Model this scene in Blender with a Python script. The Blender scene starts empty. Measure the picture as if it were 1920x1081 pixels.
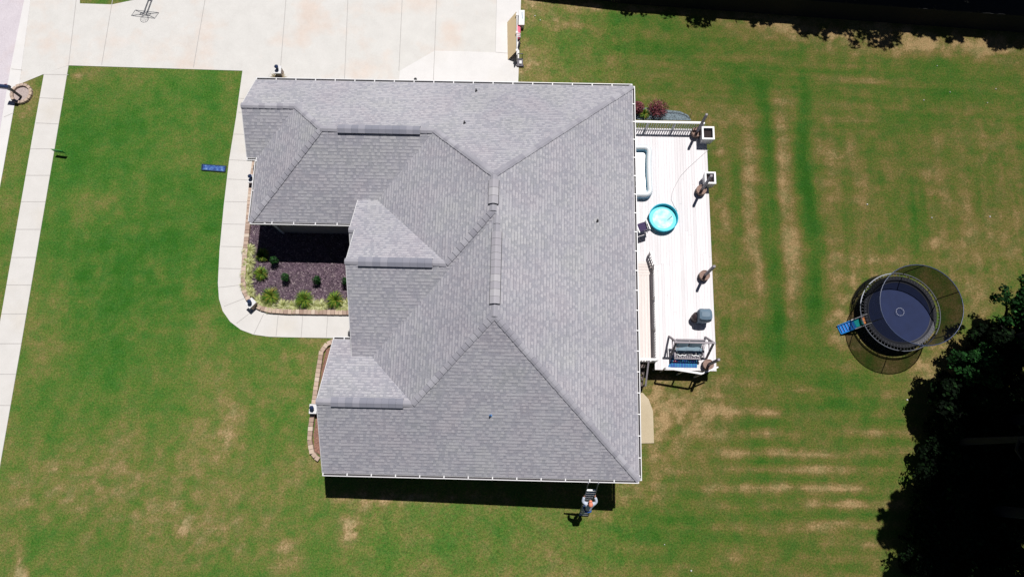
import bpy, bmesh, math, random
from mathutils import Vector, Matrix, noise, Quaternion
random.seed(7)
S = bpy.context.scene
# ------------------------------------------------------------------ camera
FPX, NU, NV, CAMZ, YAW = 1350.0, 968.0, 862.0, 36.0, math.radians(1.25)
_n = Vector(((NU-960)/FPX, -(NV-540.5)/FPX, -1.0)).normalized()
_Z = -_n
_up = Vector((0, 1, 0)); _Y = (_up-_Z*_up.dot(_Z)).normalized(); _X = _Y.cross(_Z)
ROT = Matrix.Rotation(YAW, 3, 'Z') @ Matrix((_X, _Y, _Z))
cam = bpy.data.cameras.new('camera'); co = bpy.data.objects.new('camera', cam); S.collection.objects.link(co)
cam.sensor_width = 36; cam.lens = 36*FPX/1920; cam.clip_start = 0.5; cam.clip_end = 2000
co.matrix_world = Matrix.Translation((0, 0, CAMZ)) @ ROT.to_4x4()
S.camera = co
# ------------------------------------------------------------------ world, sun, exposure
SUNV = Vector((0.175, 0.365, 1.0)).normalized()
w = bpy.data.worlds.new('World'); S.world = w; w.use_nodes = True
nt = w.node_tree; bg = nt.nodes['Background']; sky = nt.nodes.new('ShaderNodeTexSky')
sky.sky_type = 'NISHITA'; sky.sun_disc = False
sky.sun_elevation = math.asin(SUNV.z); sky.sun_rotation = math.atan2(SUNV.x, SUNV.y)
sky.air_density = 0.35; sky.dust_density = 0.2
nt.links.new(sky.outputs[0], bg.inputs[0]); bg.inputs[1].default_value = 0.05
sl = bpy.data.lights.new('sun', 'SUN'); sl.energy = 5.0; sl.angle = math.radians(0.5); sl.color = (1.0, 0.965, 0.92)
so = bpy.data.objects.new('sun', sl); S.collection.objects.link(so)
so.rotation_euler = SUNV.to_track_quat('Z', 'Y').to_euler(); so.location = (10, 20, 60)
S.view_settings.view_transform = 'Standard'; S.view_settings.look = 'None'
S.view_settings.exposure = 0.06; S.view_settings.gamma = 1.0
S.cycles.max_bounces = 6; S.cycles.transparent_max_bounces = 16
K = 1.5   # what a white horizontal surface reads in this light

# ------------------------------------------------------------------ geometry of the place
def g(x):                                   # the lot falls away towards the back yard
    return 0.0 if x <= -8 else (-1.0 if x >= 6 else -(x+8)/14.0)
def P(u, v, z=0.0):                         # the point of height z seen at a photo pixel
    d = ROT @ Vector(((u-960)/FPX, -(v-540.5)/FPX, -1.0))
    t = (z-CAMZ)/d.z
    return Vector((0, 0, CAMZ)) + d*t
def G(u, v, dz=0.0):                        # the point of the ground seen at a photo pixel
    z = 0.0
    for _ in range(6): z = g(P(u, v, z).x)+dz
    return P(u, v, z)
def Q(p):
    d = ROT.transposed() @ (Vector(p)-Vector((0, 0, CAMZ)))
    return 960+FPX*d.x/-d.z, 540.5-FPX*d.y/-d.z

# ------------------------------------------------------------------ materials
def lin(c):
    c /= 255.0
    return c/12.92 if c <= 0.04045 else ((c+0.055)/1.055)**2.4
def C(r, g_, b, k=None):                    # a colour as it reads in this sun -> its base colour
    k = k or K
    return (min(lin(r)/k, .85), min(lin(g_)/k, .85), min(lin(b)/k, .85))
def nodes(name):
    m = bpy.data.materials.new(name); m.use_nodes = True
    t = m.node_tree; return m, t, t.nodes['Principled BSDF']
def nn(t, kind, **kw):
    n = t.nodes.new(kind)
    for k, v in kw.items():
        if k in n.inputs.keys() if hasattr(n.inputs, 'keys') else False: n.inputs[k].default_value = v
        else: setattr(n, k, v)
    return n
def ramp(t, src, stops):
    r = t.nodes.new('ShaderNodeValToRGB'); e = r.color_ramp.elements
    while len(e) > 1: e.remove(e[0])
    for i, (p, c) in enumerate(stops):
        el = e[0] if i == 0 else e.new(p)
        el.position = p; el.color = (*c, 1) if len(c) == 3 else c
    t.links.new(src, r.inputs[0]); return r.outputs[0]
def noise_n(t, scale, detail=3, rough=.55, vec=None):
    n = t.nodes.new('ShaderNodeTexNoise'); n.inputs['Scale'].default_value = scale
    n.inputs['Detail'].default_value = detail; n.inputs['Roughness'].default_value = rough
    if vec is None:
        gm = t.nodes.new('ShaderNodeNewGeometry'); vec = gm.outputs['Position']
    t.links.new(vec, n.inputs['Vector']); return n.outputs[0]
def math_n(t, op, a, b=None, clamp=False):
    n = t.nodes.new('ShaderNodeMath'); n.operation = op; n.use_clamp = clamp
    for i, x in enumerate((a, b)):
        if x is None: continue
        if isinstance(x, (int, float)): n.inputs[i].default_value = x
        else: t.links.new(x, n.inputs[i])
    return n.outputs[0]
def mixc(t, f, a, b, mode='MIX'):
    n = t.nodes.new('ShaderNodeMix'); n.data_type = 'RGBA'; n.blend_type = mode
    for i, x in ((0, f), (6, a), (7, b)):
        if isinstance(x, (int, float)): n.inputs[i].default_value = x
        elif isinstance(x, tuple): n.inputs[i].default_value = (*x, 1) if len(x) == 3 else x
        else: t.links.new(x, n.inputs[i])
    return n.outputs[2]
def bump_n(t, b, h, strength=.5, dist=.02):
    n = t.nodes.new('ShaderNodeBump'); n.inputs['Strength'].default_value = strength
    n.inputs['Distance'].default_value = dist
    t.links.new(h, n.inputs['Height']); t.links.new(n.outputs[0], b.inputs['Normal'])
def M(name, c, rough=.7, var=.12, scale=4.0, bump=.0, metal=0.0, fine=None):
    m, t, b = nodes(name)
    f = noise_n(t, scale, 4)
    f = math_n(t, 'MULTIPLY_ADD', f, 1.6); t.nodes[-1].inputs[2].default_value = -.3
    lo = tuple(x*(1-var) for x in c); hi = tuple(min(x*(1+var), .92) for x in c)
    col = mixc(t, f, lo, hi)
    if fine:
        f2 = noise_n(t, fine[0], 2); col = mixc(t, fine[1], col, ramp(t, f2, [(.3, (0, 0, 0)), (.7, (1, 1, 1))]), 'OVERLAY')
    t.links.new(col, b.inputs['Base Color'])
    b.inputs['Roughness'].default_value = rough; b.inputs['Metallic'].default_value = metal
    if bump: bump_n(t, b, noise_n(t, scale*10, 3), bump, .01)
    return m
def leafm(name, stops, rough=.6, spec=.2, trans=0.0):    # colour differs from leaf to leaf
    m, t, b = nodes(name)
    gm = t.nodes.new('ShaderNodeNewGeometry')
    t.links.new(ramp(t, gm.outputs['Random Per Island'], stops), b.inputs['Base Color'])
    b.inputs['Roughness'].default_value = rough
    b.inputs['Specular IOR Level'].default_value = spec
    return m

MAT = {}
MAT['white'] = M('white_paint', C(240, 240, 243), .45, .05, 3)
MAT['white_vinyl'] = M('white_vinyl', C(244, 243, 246), .4, .04, 3)
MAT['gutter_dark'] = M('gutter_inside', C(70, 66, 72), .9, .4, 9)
MAT['soffit'] = M('soffit_paint', C(215, 215, 220), .6, .05)
MAT['black'] = M('black_metal', (.012, .013, .018), .4, .3)
MAT['blackp'] = M('black_plastic', (.02, .02, .024), .55, .3)
MAT['steel'] = M('galvanised_steel', (.42, .43, .47), .35, .15, 6, metal=.6)
MAT['navy'] = M('navy_metal', (.02, .035, .09), .35, .2)
MAT['glassdark'] = M('window_glass', (.02, .025, .03), .08, .2)
MAT['door'] = M('painted_door', C(90, 60, 50), .5, .1)
MAT['greypost'] = M('weathered_post', C(172, 165, 172), .8, .15, 6, .3)
MAT['barrel'] = M('barrel_wood', C(170, 142, 130), .8, .2, 8, .3)
MAT['soil'] = M('potting_soil', C(48, 38, 40), .95, .4, 12, .6)
MAT['barrelsoil'] = M('dry_soil', C(158, 132, 122), .95, .3, 12, .6)
MAT['gravel'] = M('ring_gravel', C(196, 180, 176), .9, .3, 14, .8)
MAT['kerbstone'] = M('kerb_block', C(205, 182, 165), .85, .25, 5, .4)
MAT['trunk'] = M('tree_bark', (.005, .004, .0035), .95, .3, 5, .6)
MAT['tramp_mat'] = M('trampoline_mat', (.009, .017, .060), .95, .15, 3)
MAT['tramp_pad'] = M('trampoline_pad', (.006, .008, .02), .6, .25, 3)
MAT['plywood'] = M('plywood', C(252, 226, 178), .7, .06, 3)
MAT['skin'] = M('skin', C(225, 160, 135), .6, .05)
MAT['shirt'] = M('pale_blue_shirt', C(215, 226, 246), .85, .06, 9)
MAT['jeans'] = M('blue_jeans', C(46, 96, 178), .85, .12, 12)
MAT['cap'] = M('orange_cap', C(246, 150, 118), .7, .06)
MAT['shoe'] = M('pale_shoe', C(225, 225, 225), .7, .1)

def concrete(name, base, warm, amt=.5, fine=.12):
    m, t, b = nodes(name)
    f = noise_n(t, .35, 4, .6)
    f2 = noise_n(t, 1.1, 5, .65); f3 = noise_n(t, 30, 2)
    col = mixc(t, math_n(t, 'MULTIPLY', ramp(t, f, [(.5, (0, 0, 0)), (.68, (1, 1, 1))]), amt), base, warm)
    col = mixc(t, .10, col, ramp(t, f2, [(.3, (0, 0, 0)), (.7, (1, 1, 1))]), 'SOFT_LIGHT')
    col = mixc(t, fine, col, ramp(t, f3, [(.3, (0, 0, 0)), (.7, (1, 1, 1))]), 'SOFT_LIGHT')
    t.links.new(col, b.inputs['Base Color']); b.inputs['Roughness'].default_value = .85
    bump_n(t, b, f3, .15, .005)
    return m
MAT['drive'] = concrete('old_concrete', C(231, 229, 226), C(233, 217, 206), .8)
MAT['newconc'] = concrete('new_concrete', C(242, 240, 240), C(238, 234, 229), .5)
MAT['walk'] = concrete('walk_concrete', C(232, 229, 226), C(228, 220, 208), .5)
MAT['tanpad'] = concrete('pad_concrete', C(206, 190, 160), C(222, 206, 180), .7)
MAT['road'] = concrete('road_surface', C(224, 216, 224), C(226, 208, 206), .6, .3)
MAT['joint'] = M('slab_joint', C(196, 192, 190), .95, .1)
MAT['deckwood'] = None
def deckmat(name, a, b_):
    m, t, b = nodes(name)
    gm = t.nodes.new('ShaderNodeNewGeometry')
    mp = t.nodes.new('ShaderNodeMapping'); mp.inputs['Scale'].default_value = (14, .7, 5)
    t.links.new(gm.outputs['Position'], mp.inputs[0])
    f = noise_n(t, 1, 4, .6, mp.outputs[0])
    col = mixc(t, gm.outputs['Random Per Island'], a, b_)
    col = mixc(t, .25, col, ramp(t, f, [(.3, (.25, .25, .25)), (.7, (.8, .8, .8))]), 'SOFT_LIGHT')
    t.links.new(col, b.inputs['Base Color']); b.inputs['Roughness'].default_value = .75
    bump_n(t, b, f, .2, .004); return m
MAT['deckwood'] = deckmat('white_stained_boards', (.685, .665, .69), (.59, .57, .59))
MAT['rampwood'] = deckmat('cream_stained_boards', (.66, .60, .585), (.58, .52, .50))

# shingles : uv in metres, u along the eave and v up the slope
def shingles():
    m, t, b = nodes('asphalt_shingles')
    uv = t.nodes.new('ShaderNodeUVMap'); uv.uv_map = 'UVMap'
    sx = t.nodes.new('ShaderNodeSeparateXYZ'); t.links.new(uv.outputs[0], sx.inputs[0])
    row = math_n(t, 'FLOOR', math_n(t, 'DIVIDE', sx.outputs[1], .155))
    fr = math_n(t, 'FRACT', math_n(t, 'DIVIDE', sx.outputs[1], .155))
    wn = t.nodes.new('ShaderNodeTexWhiteNoise'); wn.noise_dimensions = '1D'; t.links.new(row, wn.inputs['W'])
    off = math_n(t, 'MULTIPLY', wn.outputs[0], 3.1)
    uu = math_n(t, 'DIVIDE', math_n(t, 'ADD', sx.outputs[0], off), .135)
    tab = math_n(t, 'FLOOR', uu)
    cb = t.nodes.new('ShaderNodeCombineXYZ'); t.links.new(tab, cb.inputs[0]); t.links.new(row, cb.inputs[1])
    w2 = t.nodes.new('ShaderNodeTexWhiteNoise'); w2.noise_dimensions = '3D'; t.links.new(cb.outputs[0], w2.inputs['Vector'])
    base = ramp(t, w2.outputs[0], [(0, C(148, 149, 160, 1.25)), (.36, C(160, 160, 170, 1.25)), (.44, C(173, 172, 180, 1.25)), (1, C(184, 183, 190, 1.25))])
    big = noise_n(t, .5, 4, .6)
    tint = ramp(t, big, [(.35, C(178, 169, 177, 1.25)), (.5, C(170, 169, 177, 1.25)), (.65, C(176, 178, 176, 1.25))])
    col = mixc(t, .30, base, tint)
    age = noise_n(t, .16, 5, .7)
    col = mixc(t, .30, col, ramp(t, age, [(.35, (.28, .28, .30)), (.65, (.72, .72, .70))]), 'SOFT_LIGHT')
    gr = noise_n(t, 22, 3, .7)
    col = mixc(t, .45, col, ramp(t, gr, [(.25, (.1, .1, .1)), (.75, (.9, .9, .9))]), 'SOFT_LIGHT')
    # shadow line under the butt edge of every course: painted dark, broken where the tabs are single thickness
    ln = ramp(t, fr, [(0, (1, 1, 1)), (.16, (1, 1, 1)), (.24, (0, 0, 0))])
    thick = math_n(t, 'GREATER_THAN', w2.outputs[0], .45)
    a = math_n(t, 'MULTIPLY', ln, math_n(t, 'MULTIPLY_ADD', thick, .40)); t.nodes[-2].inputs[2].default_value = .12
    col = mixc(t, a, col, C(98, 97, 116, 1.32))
    t.links.new(col, b.inputs['Base Color']); b.inputs['Roughness'].default_value = .93
    h = math_n(t, 'ADD', math_n(t, 'MULTIPLY', math_n(t, 'SUBTRACT', 1, fr), .5), math_n(t, 'MULTIPLY', thick, .5))
    bump_n(t, b, h, .55, .02)
    return m
MAT['shingle'] = shingles()
MAT['capshingle'] = leafm('cap_shingles', [(0, C(162, 161, 172)), (.5, C(172, 171, 181)), (.85, C(182, 181, 190)), (1, C(192, 191, 200))], .92, .2)
MAT['centrecap'] = leafm('centre_vent_caps', [(0, C(184, 181, 190)), (.6, C(190, 188, 196)), (1, C(202, 200, 206))], .92, .2)
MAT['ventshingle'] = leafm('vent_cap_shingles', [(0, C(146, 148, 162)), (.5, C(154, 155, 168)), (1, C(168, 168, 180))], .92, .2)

def brick(name, a, b_, mortar, sc=1.0):
    m, t, b = nodes(name)
    tc = t.nodes.new('ShaderNodeTexCoord'); bt = t.nodes.new('ShaderNodeTexBrick')
    gm = t.nodes.new('ShaderNodeNewGeometry'); s = t.nodes.new('ShaderNodeSeparateXYZ'); t.links.new(gm.outputs['Position'], s.inputs[0])
    c = t.nodes.new('ShaderNodeCombineXYZ'); t.links.new(math_n(t, 'ADD', s.outputs[0], s.outputs[1]), c.inputs[0]); t.links.new(s.outputs[2], c.inputs[1])
    t.links.new(c.outputs[0], bt.inputs['Vector'])
    bt.inputs['Color1'].default_value = (*a, 1); bt.inputs['Color2'].default_value = (*b_, 1); bt.inputs['Mortar'].default_value = (*mortar, 1)
    bt.inputs['Scale'].default_value = sc; bt.inputs['Brick Width'].default_value = .22; bt.inputs['Row Height'].default_value = .08; bt.inputs['Mortar Size'].default_value = .008
    t.links.new(bt.outputs[0], b.inputs['Base Color']); b.inputs['Roughness'].default_value = .9
    return m
MAT['brick'] = brick('wall_brick', (.2, .16, .15), (.27, .22, .2), (.4, .38, .36))
MAT['pierbrick'] = brick('pier_brick', (.28, .2, .16), (.38, .28, .22), (.5, .45, .4))

def edgem():
    return leafm('edging_blocks', [(0, C(176, 150, 136)), (.4, C(202, 178, 162)), (.75, C(216, 192, 174)), (1, C(226, 208, 192))], .9)
MAT['edging'] = edgem()

def lawn():
    m, t, b = nodes('lawn_grass')
    at = t.nodes.new('ShaderNodeAttribute'); at.attribute_name = 'dry'
    n1 = noise_n(t, 1.3, 5, .65); n2 = noise_n(t, 9, 4, .7); n3 = noise_n(t, 40, 3, .8)
    gm = t.nodes.new('ShaderNodeNewGeometry')
    mp = t.nodes.new('ShaderNodeMapping'); mp.inputs['Scale'].default_value = (3.2, 7, 1); mp.inputs['Rotation'].default_value = (0, 0, .5)
    t.links.new(gm.outputs['Position'], mp.inputs[0]); n4 = noise_n(t, 6, 3, .75, mp.outputs[0])
    def c(n, k): return math_n(t, 'MULTIPLY', math_n(t, 'SUBTRACT', n, .5), k)
    f = math_n(t, 'ADD', at.outputs['Fac'], c(n1, .75))
    f = math_n(t, 'ADD', f, c(n2, .85)); f = math_n(t, 'ADD', f, c(n4, .75)); f = math_n(t, 'ADD', f, c(n3, .6), True)
    col = ramp(t, f, [(0, C(50, 104, 30)), (.2, C(72, 114, 42)), (.4, C(98, 118, 52)), (.58, C(122, 120, 66)), (.78, C(146, 128, 86)), (1, C(190, 162, 124))])
    hue = noise_n(t, 1.7, 4, .7)
    col = mixc(t, math_n(t, 'MULTIPLY', ramp(t, hue, [(.45, (0, 0, 0)), (.62, (1, 1, 1))]), .35), col, C(58, 112, 48))
    fine = ramp(t, noise_n(t, 13, 5, .9), [(.38, (.04, .04, .04)), (.62, (.94, .94, .94))])
    col = mixc(t, .55, col, fine, 'SOFT_LIGHT')
    fl = ramp(t, noise_n(t, 17, 3, .7), [(.60, (0, 0, 0)), (.68, (1, 1, 1))])
    col = mixc(t, math_n(t, 'MULTIPLY', fl, .2), col, C(160, 160, 92))
    fd = ramp(t, noise_n(t, 12.3, 3, .75), [(.34, (1, 1, 1)), (.42, (0, 0, 0))])
    col = mixc(t, math_n(t, 'MULTIPLY', fd, .3), col, C(50, 76, 30))
    sp = ramp(t, noise_n(t, 60, 2, .5), [(.72, (0, 0, 0)), (.78, (1, 1, 1))])
    col = mixc(t, math_n(t, 'MULTIPLY', sp, .35), col, C(190, 186, 130))
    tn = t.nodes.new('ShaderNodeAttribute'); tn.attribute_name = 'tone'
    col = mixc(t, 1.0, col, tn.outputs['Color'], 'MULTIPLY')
    t.links.new(col, b.inputs['Base Color']); b.inputs['Roughness'].default_value = .95
    b.inputs['Specular IOR Level'].default_value = .1
    bump_n(t, b, math_n(t, 'ADD', n3, n2), .6, .03)
    return m
MAT['lawn'] = lawn()
def mulch():
    m, t, b = nodes('bark_mulch')
    n = noise_n(t, 18, 4, .75); n2 = noise_n(t, 1.2, 3)
    col = ramp(t, n, [(.3, C(60, 48, 60)), (.5, C(108, 90, 106)), (.62, C(136, 116, 128)), (.75, C(182, 162, 166))])
    col = mixc(t, .25, col, ramp(t, n2, [(.4, C(96, 70, 84)), (.6, C(90, 84, 72))]))
    t.links.new(col, b.inputs['Base Color']); b.inputs['Roughness'].default_value = 1
    bump_n(t, b, n, .8, .03); return m
MAT['mulch'] = mulch()
MAT['chips'] = leafm('mulch_chips', [(0, C(56, 44, 56)), (.5, C(104, 86, 102)), (.85, C(144, 124, 136)), (1, C(200, 184, 186))], 1, .1)
MAT['brownmulch'] = M('brown_mulch', C(150, 112, 98), 1, .35, 9, .6, fine=(25, .5))
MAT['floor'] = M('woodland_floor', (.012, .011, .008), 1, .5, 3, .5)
MAT['shadeleaf'] = leafm('shaded_leaves', [(0, (.002, .004, .002)), (.6, (.003, .007, .003)), (.93, (.006, .016, .005)), (1, (.014, .04, .01))], .8, .05)  # near-black: the shade of the crowns is put into the leaf colour
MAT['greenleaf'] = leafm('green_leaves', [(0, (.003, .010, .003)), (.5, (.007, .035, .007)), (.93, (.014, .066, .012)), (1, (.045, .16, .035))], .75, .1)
MAT['liriope'] = leafm('striped_blades', [(0, C(128, 140, 70)), (.4, C(182, 186, 120)), (.8, C(216, 218, 160)), (1, C(236, 236, 196))], .7)
MAT['orngrass'] = leafm('grass_blades', [(0, C(40, 84, 20)), (.45, C(84, 124, 34)), (.88, C(150, 166, 60)), (1, C(190, 150, 80))], .7)
MAT['shrub'] = leafm('shrub_leaves', [(0, C(12, 40, 14)), (.6, C(26, 74, 28)), (1, C(60, 110, 50))], .6)
MAT['maroon'] = leafm('maroon_leaves', [(0, C(84, 30, 44)), (.5, C(134, 62, 78)), (.85, C(172, 104, 112)), (1, C(196, 150, 140))], .7)
def netm():
    m = bpy.data.materials.new('safety_net'); m.use_nodes = True; t = m.node_tree; t.nodes.clear()
    o = t.nodes.new('ShaderNodeOutputMaterial'); mx = t.nodes.new('ShaderNodeMixShader'); tr = t.nodes.new('ShaderNodeBsdfTransparent')
    d = t.nodes.new('ShaderNodeBsdfDiffuse'); d.inputs[0].default_value = (.012, .014, .022, 1)
    n = noise_n(t, 30, 2)
    t.links.new(math_n(t, 'MULTIPLY_ADD', n, .25), mx.inputs[0]); t.nodes[-1].inputs[2].default_value = .58
    t.links.new(tr.outputs[0], mx.inputs[1]); t.links.new(d.outputs[0], mx.inputs[2]); t.links.new(mx.outputs[0], o.inputs[0])
    return m
MAT['net'] = netm()

# ------------------------------------------------------------------ mesh collecting
class MB:
    def __init__(s): s.v = []; s.f = []; s.uv = {}
    def add(s, vs, fs):
        o = len(s.v); s.v += [tuple(x) for x in vs]; s.f += [tuple(i+o for i in f) for f in fs]; return o
    def box(s, c, size, rot=0.0, mat=None):
        c = Vector(c); hx, hy, hz = (x/2 for x in size)
        R_ = mat if mat is not None else Matrix.Rotation(rot, 3, 'Z')
        vs = [c+R_ @ Vector((x, y, z)) for z in (-hz, hz) for x, y in ((-hx, -hy), (hx, -hy), (hx, hy), (-hx, hy))]
        s.add(vs, [(0, 3, 2, 1), (4, 5, 6, 7), (0, 1, 5, 4), (1, 2, 6, 5), (2, 3, 7, 6), (3, 0, 4, 7)]); return s
    def bar(s, a, b, w_, h=None, up=(0, 0, 1)):
        a = Vector(a); b = Vector(b); h = h or w_; d = (b-a); L = d.length
        if L < 1e-6: return s
        d.normalize(); u = Vector(up)
        if abs(d.dot(u)) > .98: u = Vector((0, 1, 0))
        x = d.cross(u).normalized(); y = x.cross(d)
        m = Matrix((x, d, y)).transposed()
        return s.box((a+b)/2, (w_, L, h), mat=m)
    def tube(s, pts, r, n=8, closed=False, cap=True):
        pts = [Vector(p) for p in pts]; k = len(pts); rr = r if isinstance(r, (list, tuple)) else [r]*k
        base = len(s.v); prev = None
        for i, p in enumerate(pts):
            if closed: d = pts[(i+1) % k]-pts[i-1]
            else: d = pts[min(i+1, k-1)]-pts[max(i-1, 0)]
            d.normalize()
            if prev is None:
                u = Vector((0, 0, 1)) if abs(d.z) < .9 else Vector((1, 0, 0))
                x = d.cross(u).normalized()
            else:
                x = (prev-d*prev.dot(d)).normalized()
            prev = x; y = d.cross(x)
            for j in range(n):
                a = 2*math.pi*j/n; s.v.append(tuple(p+(x*math.cos(a)+y*math.sin(a))*rr[i]))
        for i in range(k if closed else k-1):
            i2 = (i+1) % k
            for j in range(n):
                j2 = (j+1) % n
                s.f.append((base+i*n+j, base+i*n+j2, base+i2*n+j2, base+i2*n+j))
        if not closed and cap:
            s.f.append(tuple(base+j for j in range(n))[::-1]); s.f.append(tuple(base+(k-1)*n+j for j in range(n)))
        return s
    def lathe(s, c, prof, n=24, a0=0, sx=1, sy=1, M_=None, cap=True):   # prof: (r,z) list
        c = Vector(c); b = len(s.v)
        for r, z in prof:
            for j in range(n):
                a = a0+2*math.pi*j/n; q = Vector((r*sx*math.cos(a), r*sy*math.sin(a), z))
                if M_ is not None: q = M_ @ q
                s.v.append(tuple(c+q))
        for i in range(len(prof)-1):
            for j in range(n):
                j2 = (j+1) % n; s.f.append((b+i*n+j, b+i*n+j2, b+(i+1)*n+j2, b+(i+1)*n+j))
        if not cap: return s
        if prof[0][0] > 1e-4: s.f.append(tuple(b+j for j in range(n))[::-1])
        if prof[-1][0] > 1e-4: s.f.append(tuple(b+(len(prof)-1)*n+j for j in range(n)))
        return s
    def build(s, name, mat, parent=None, smooth=False, bevel=0):
        me = bpy.data.meshes.new(name); me.from_pydata(s.v, [], s.f); me.update()
        me.materials.append(mat)
        if smooth: me.polygons.foreach_set('use_smooth', [True]*len(me.polygons))
        o = bpy.data.objects.new(name, me); S.collection.objects.link(o)
        if parent:
            o.parent = parent
            o.matrix_parent_inverse = wm(parent).inverted()
        if bevel:
            bv = o.modifiers.new('bevel', 'BEVEL'); bv.width = bevel; bv.segments = 2; bv.limit_method = 'ANGLE'
        return o
def wm(o):
    m = Matrix.LocRotScale(o.location, o.rotation_euler, o.scale)
    if o.parent: m = wm(o.parent) @ o.matrix_parent_inverse @ m
    return m
def tag(o, label=None, cat=None, group=None, kind=None):
    if label: o['label'] = label
    if cat: o['category'] = cat
    if group: o['group'] = group
    if kind: o['kind'] = kind
    return o
def thing(name, label, cat, loc, rz=0.0, group=None):
    o = bpy.data.objects.new(name, None); S.collection.objects.link(o); o.location = loc; o.rotation_euler = (0, 0, rz)
    o.empty_display_size = .2
    return tag(o, label, cat, group)
def copy_tree(o, parent=None):
    c = o.copy(); S.collection.objects.link(c)
    if parent: c.parent = parent
    for ch in [x for x in S.collection.objects if x.parent == o]: copy_tree(ch, c)
    return c

# a sheet lying on the ground: outline given as ground points
def sheet(name, pts, dz, mat, joints=(), jw=.03, kind='structure', thick=.0):
    bm = bmesh.new(); vs = [bm.verts.new((p.x, p.y, 0)) for p in pts]; bm.faces.new(vs)
    bmesh.ops.triangulate(bm, faces=bm.faces[:])
    for k in (-8, 6):
        bmesh.ops.bisect_plane(bm, geom=bm.verts[:]+bm.edges[:]+bm.faces[:], plane_co=(k, 0, 0), plane_no=(1, 0, 0))
    bmesh.ops.recalc_face_normals(bm, faces=bm.faces[:])
    for f in bm.faces:
        if f.normal.z < 0: f.normal_flip()
    if thick:
        be = [e for e in bm.edges if e.is_boundary]
        r = bmesh.ops.extrude_edge_only(bm, edges=be)
        low = [x for x in r['geom'] if isinstance(x, bmesh.types.BMVert)]
        for v in bm.verts: v.co.z = g(v.co.x)+dz
        for v in low: v.co.z -= thick
    else:
        for v in bm.verts: v.co.z = g(v.co.x)+dz
    for a, b in joints:
        d = (b-a); d.z = 0
        nrm = Vector((-d.y, d.x, 0)).normalized()*jw/2
        k = 8
        prev = None
        for i in range(k+1):
            q = a.lerp(b, i/k)
            c = [bm.verts.new((x.x, x.y, g(x.x)+dz+.003)) for x in (q-nrm, q+nrm)]
            if prev:
                f = bm.faces.new((prev[0], c[0], c[1], prev[1])); f.material_index = 1
                f.normal_update()
                if f.normal.z < 0: f.normal_flip()
            prev = c
    me = bpy.data.meshes.new(name); bm.to_mesh(me); bm.free(); me.materials.append(mat); me.materials.append(MAT['joint'])
    o = bpy.data.objects.new(name, me); S.collection.objects.link(o)
    tag(o, kind=kind); return o

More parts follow.
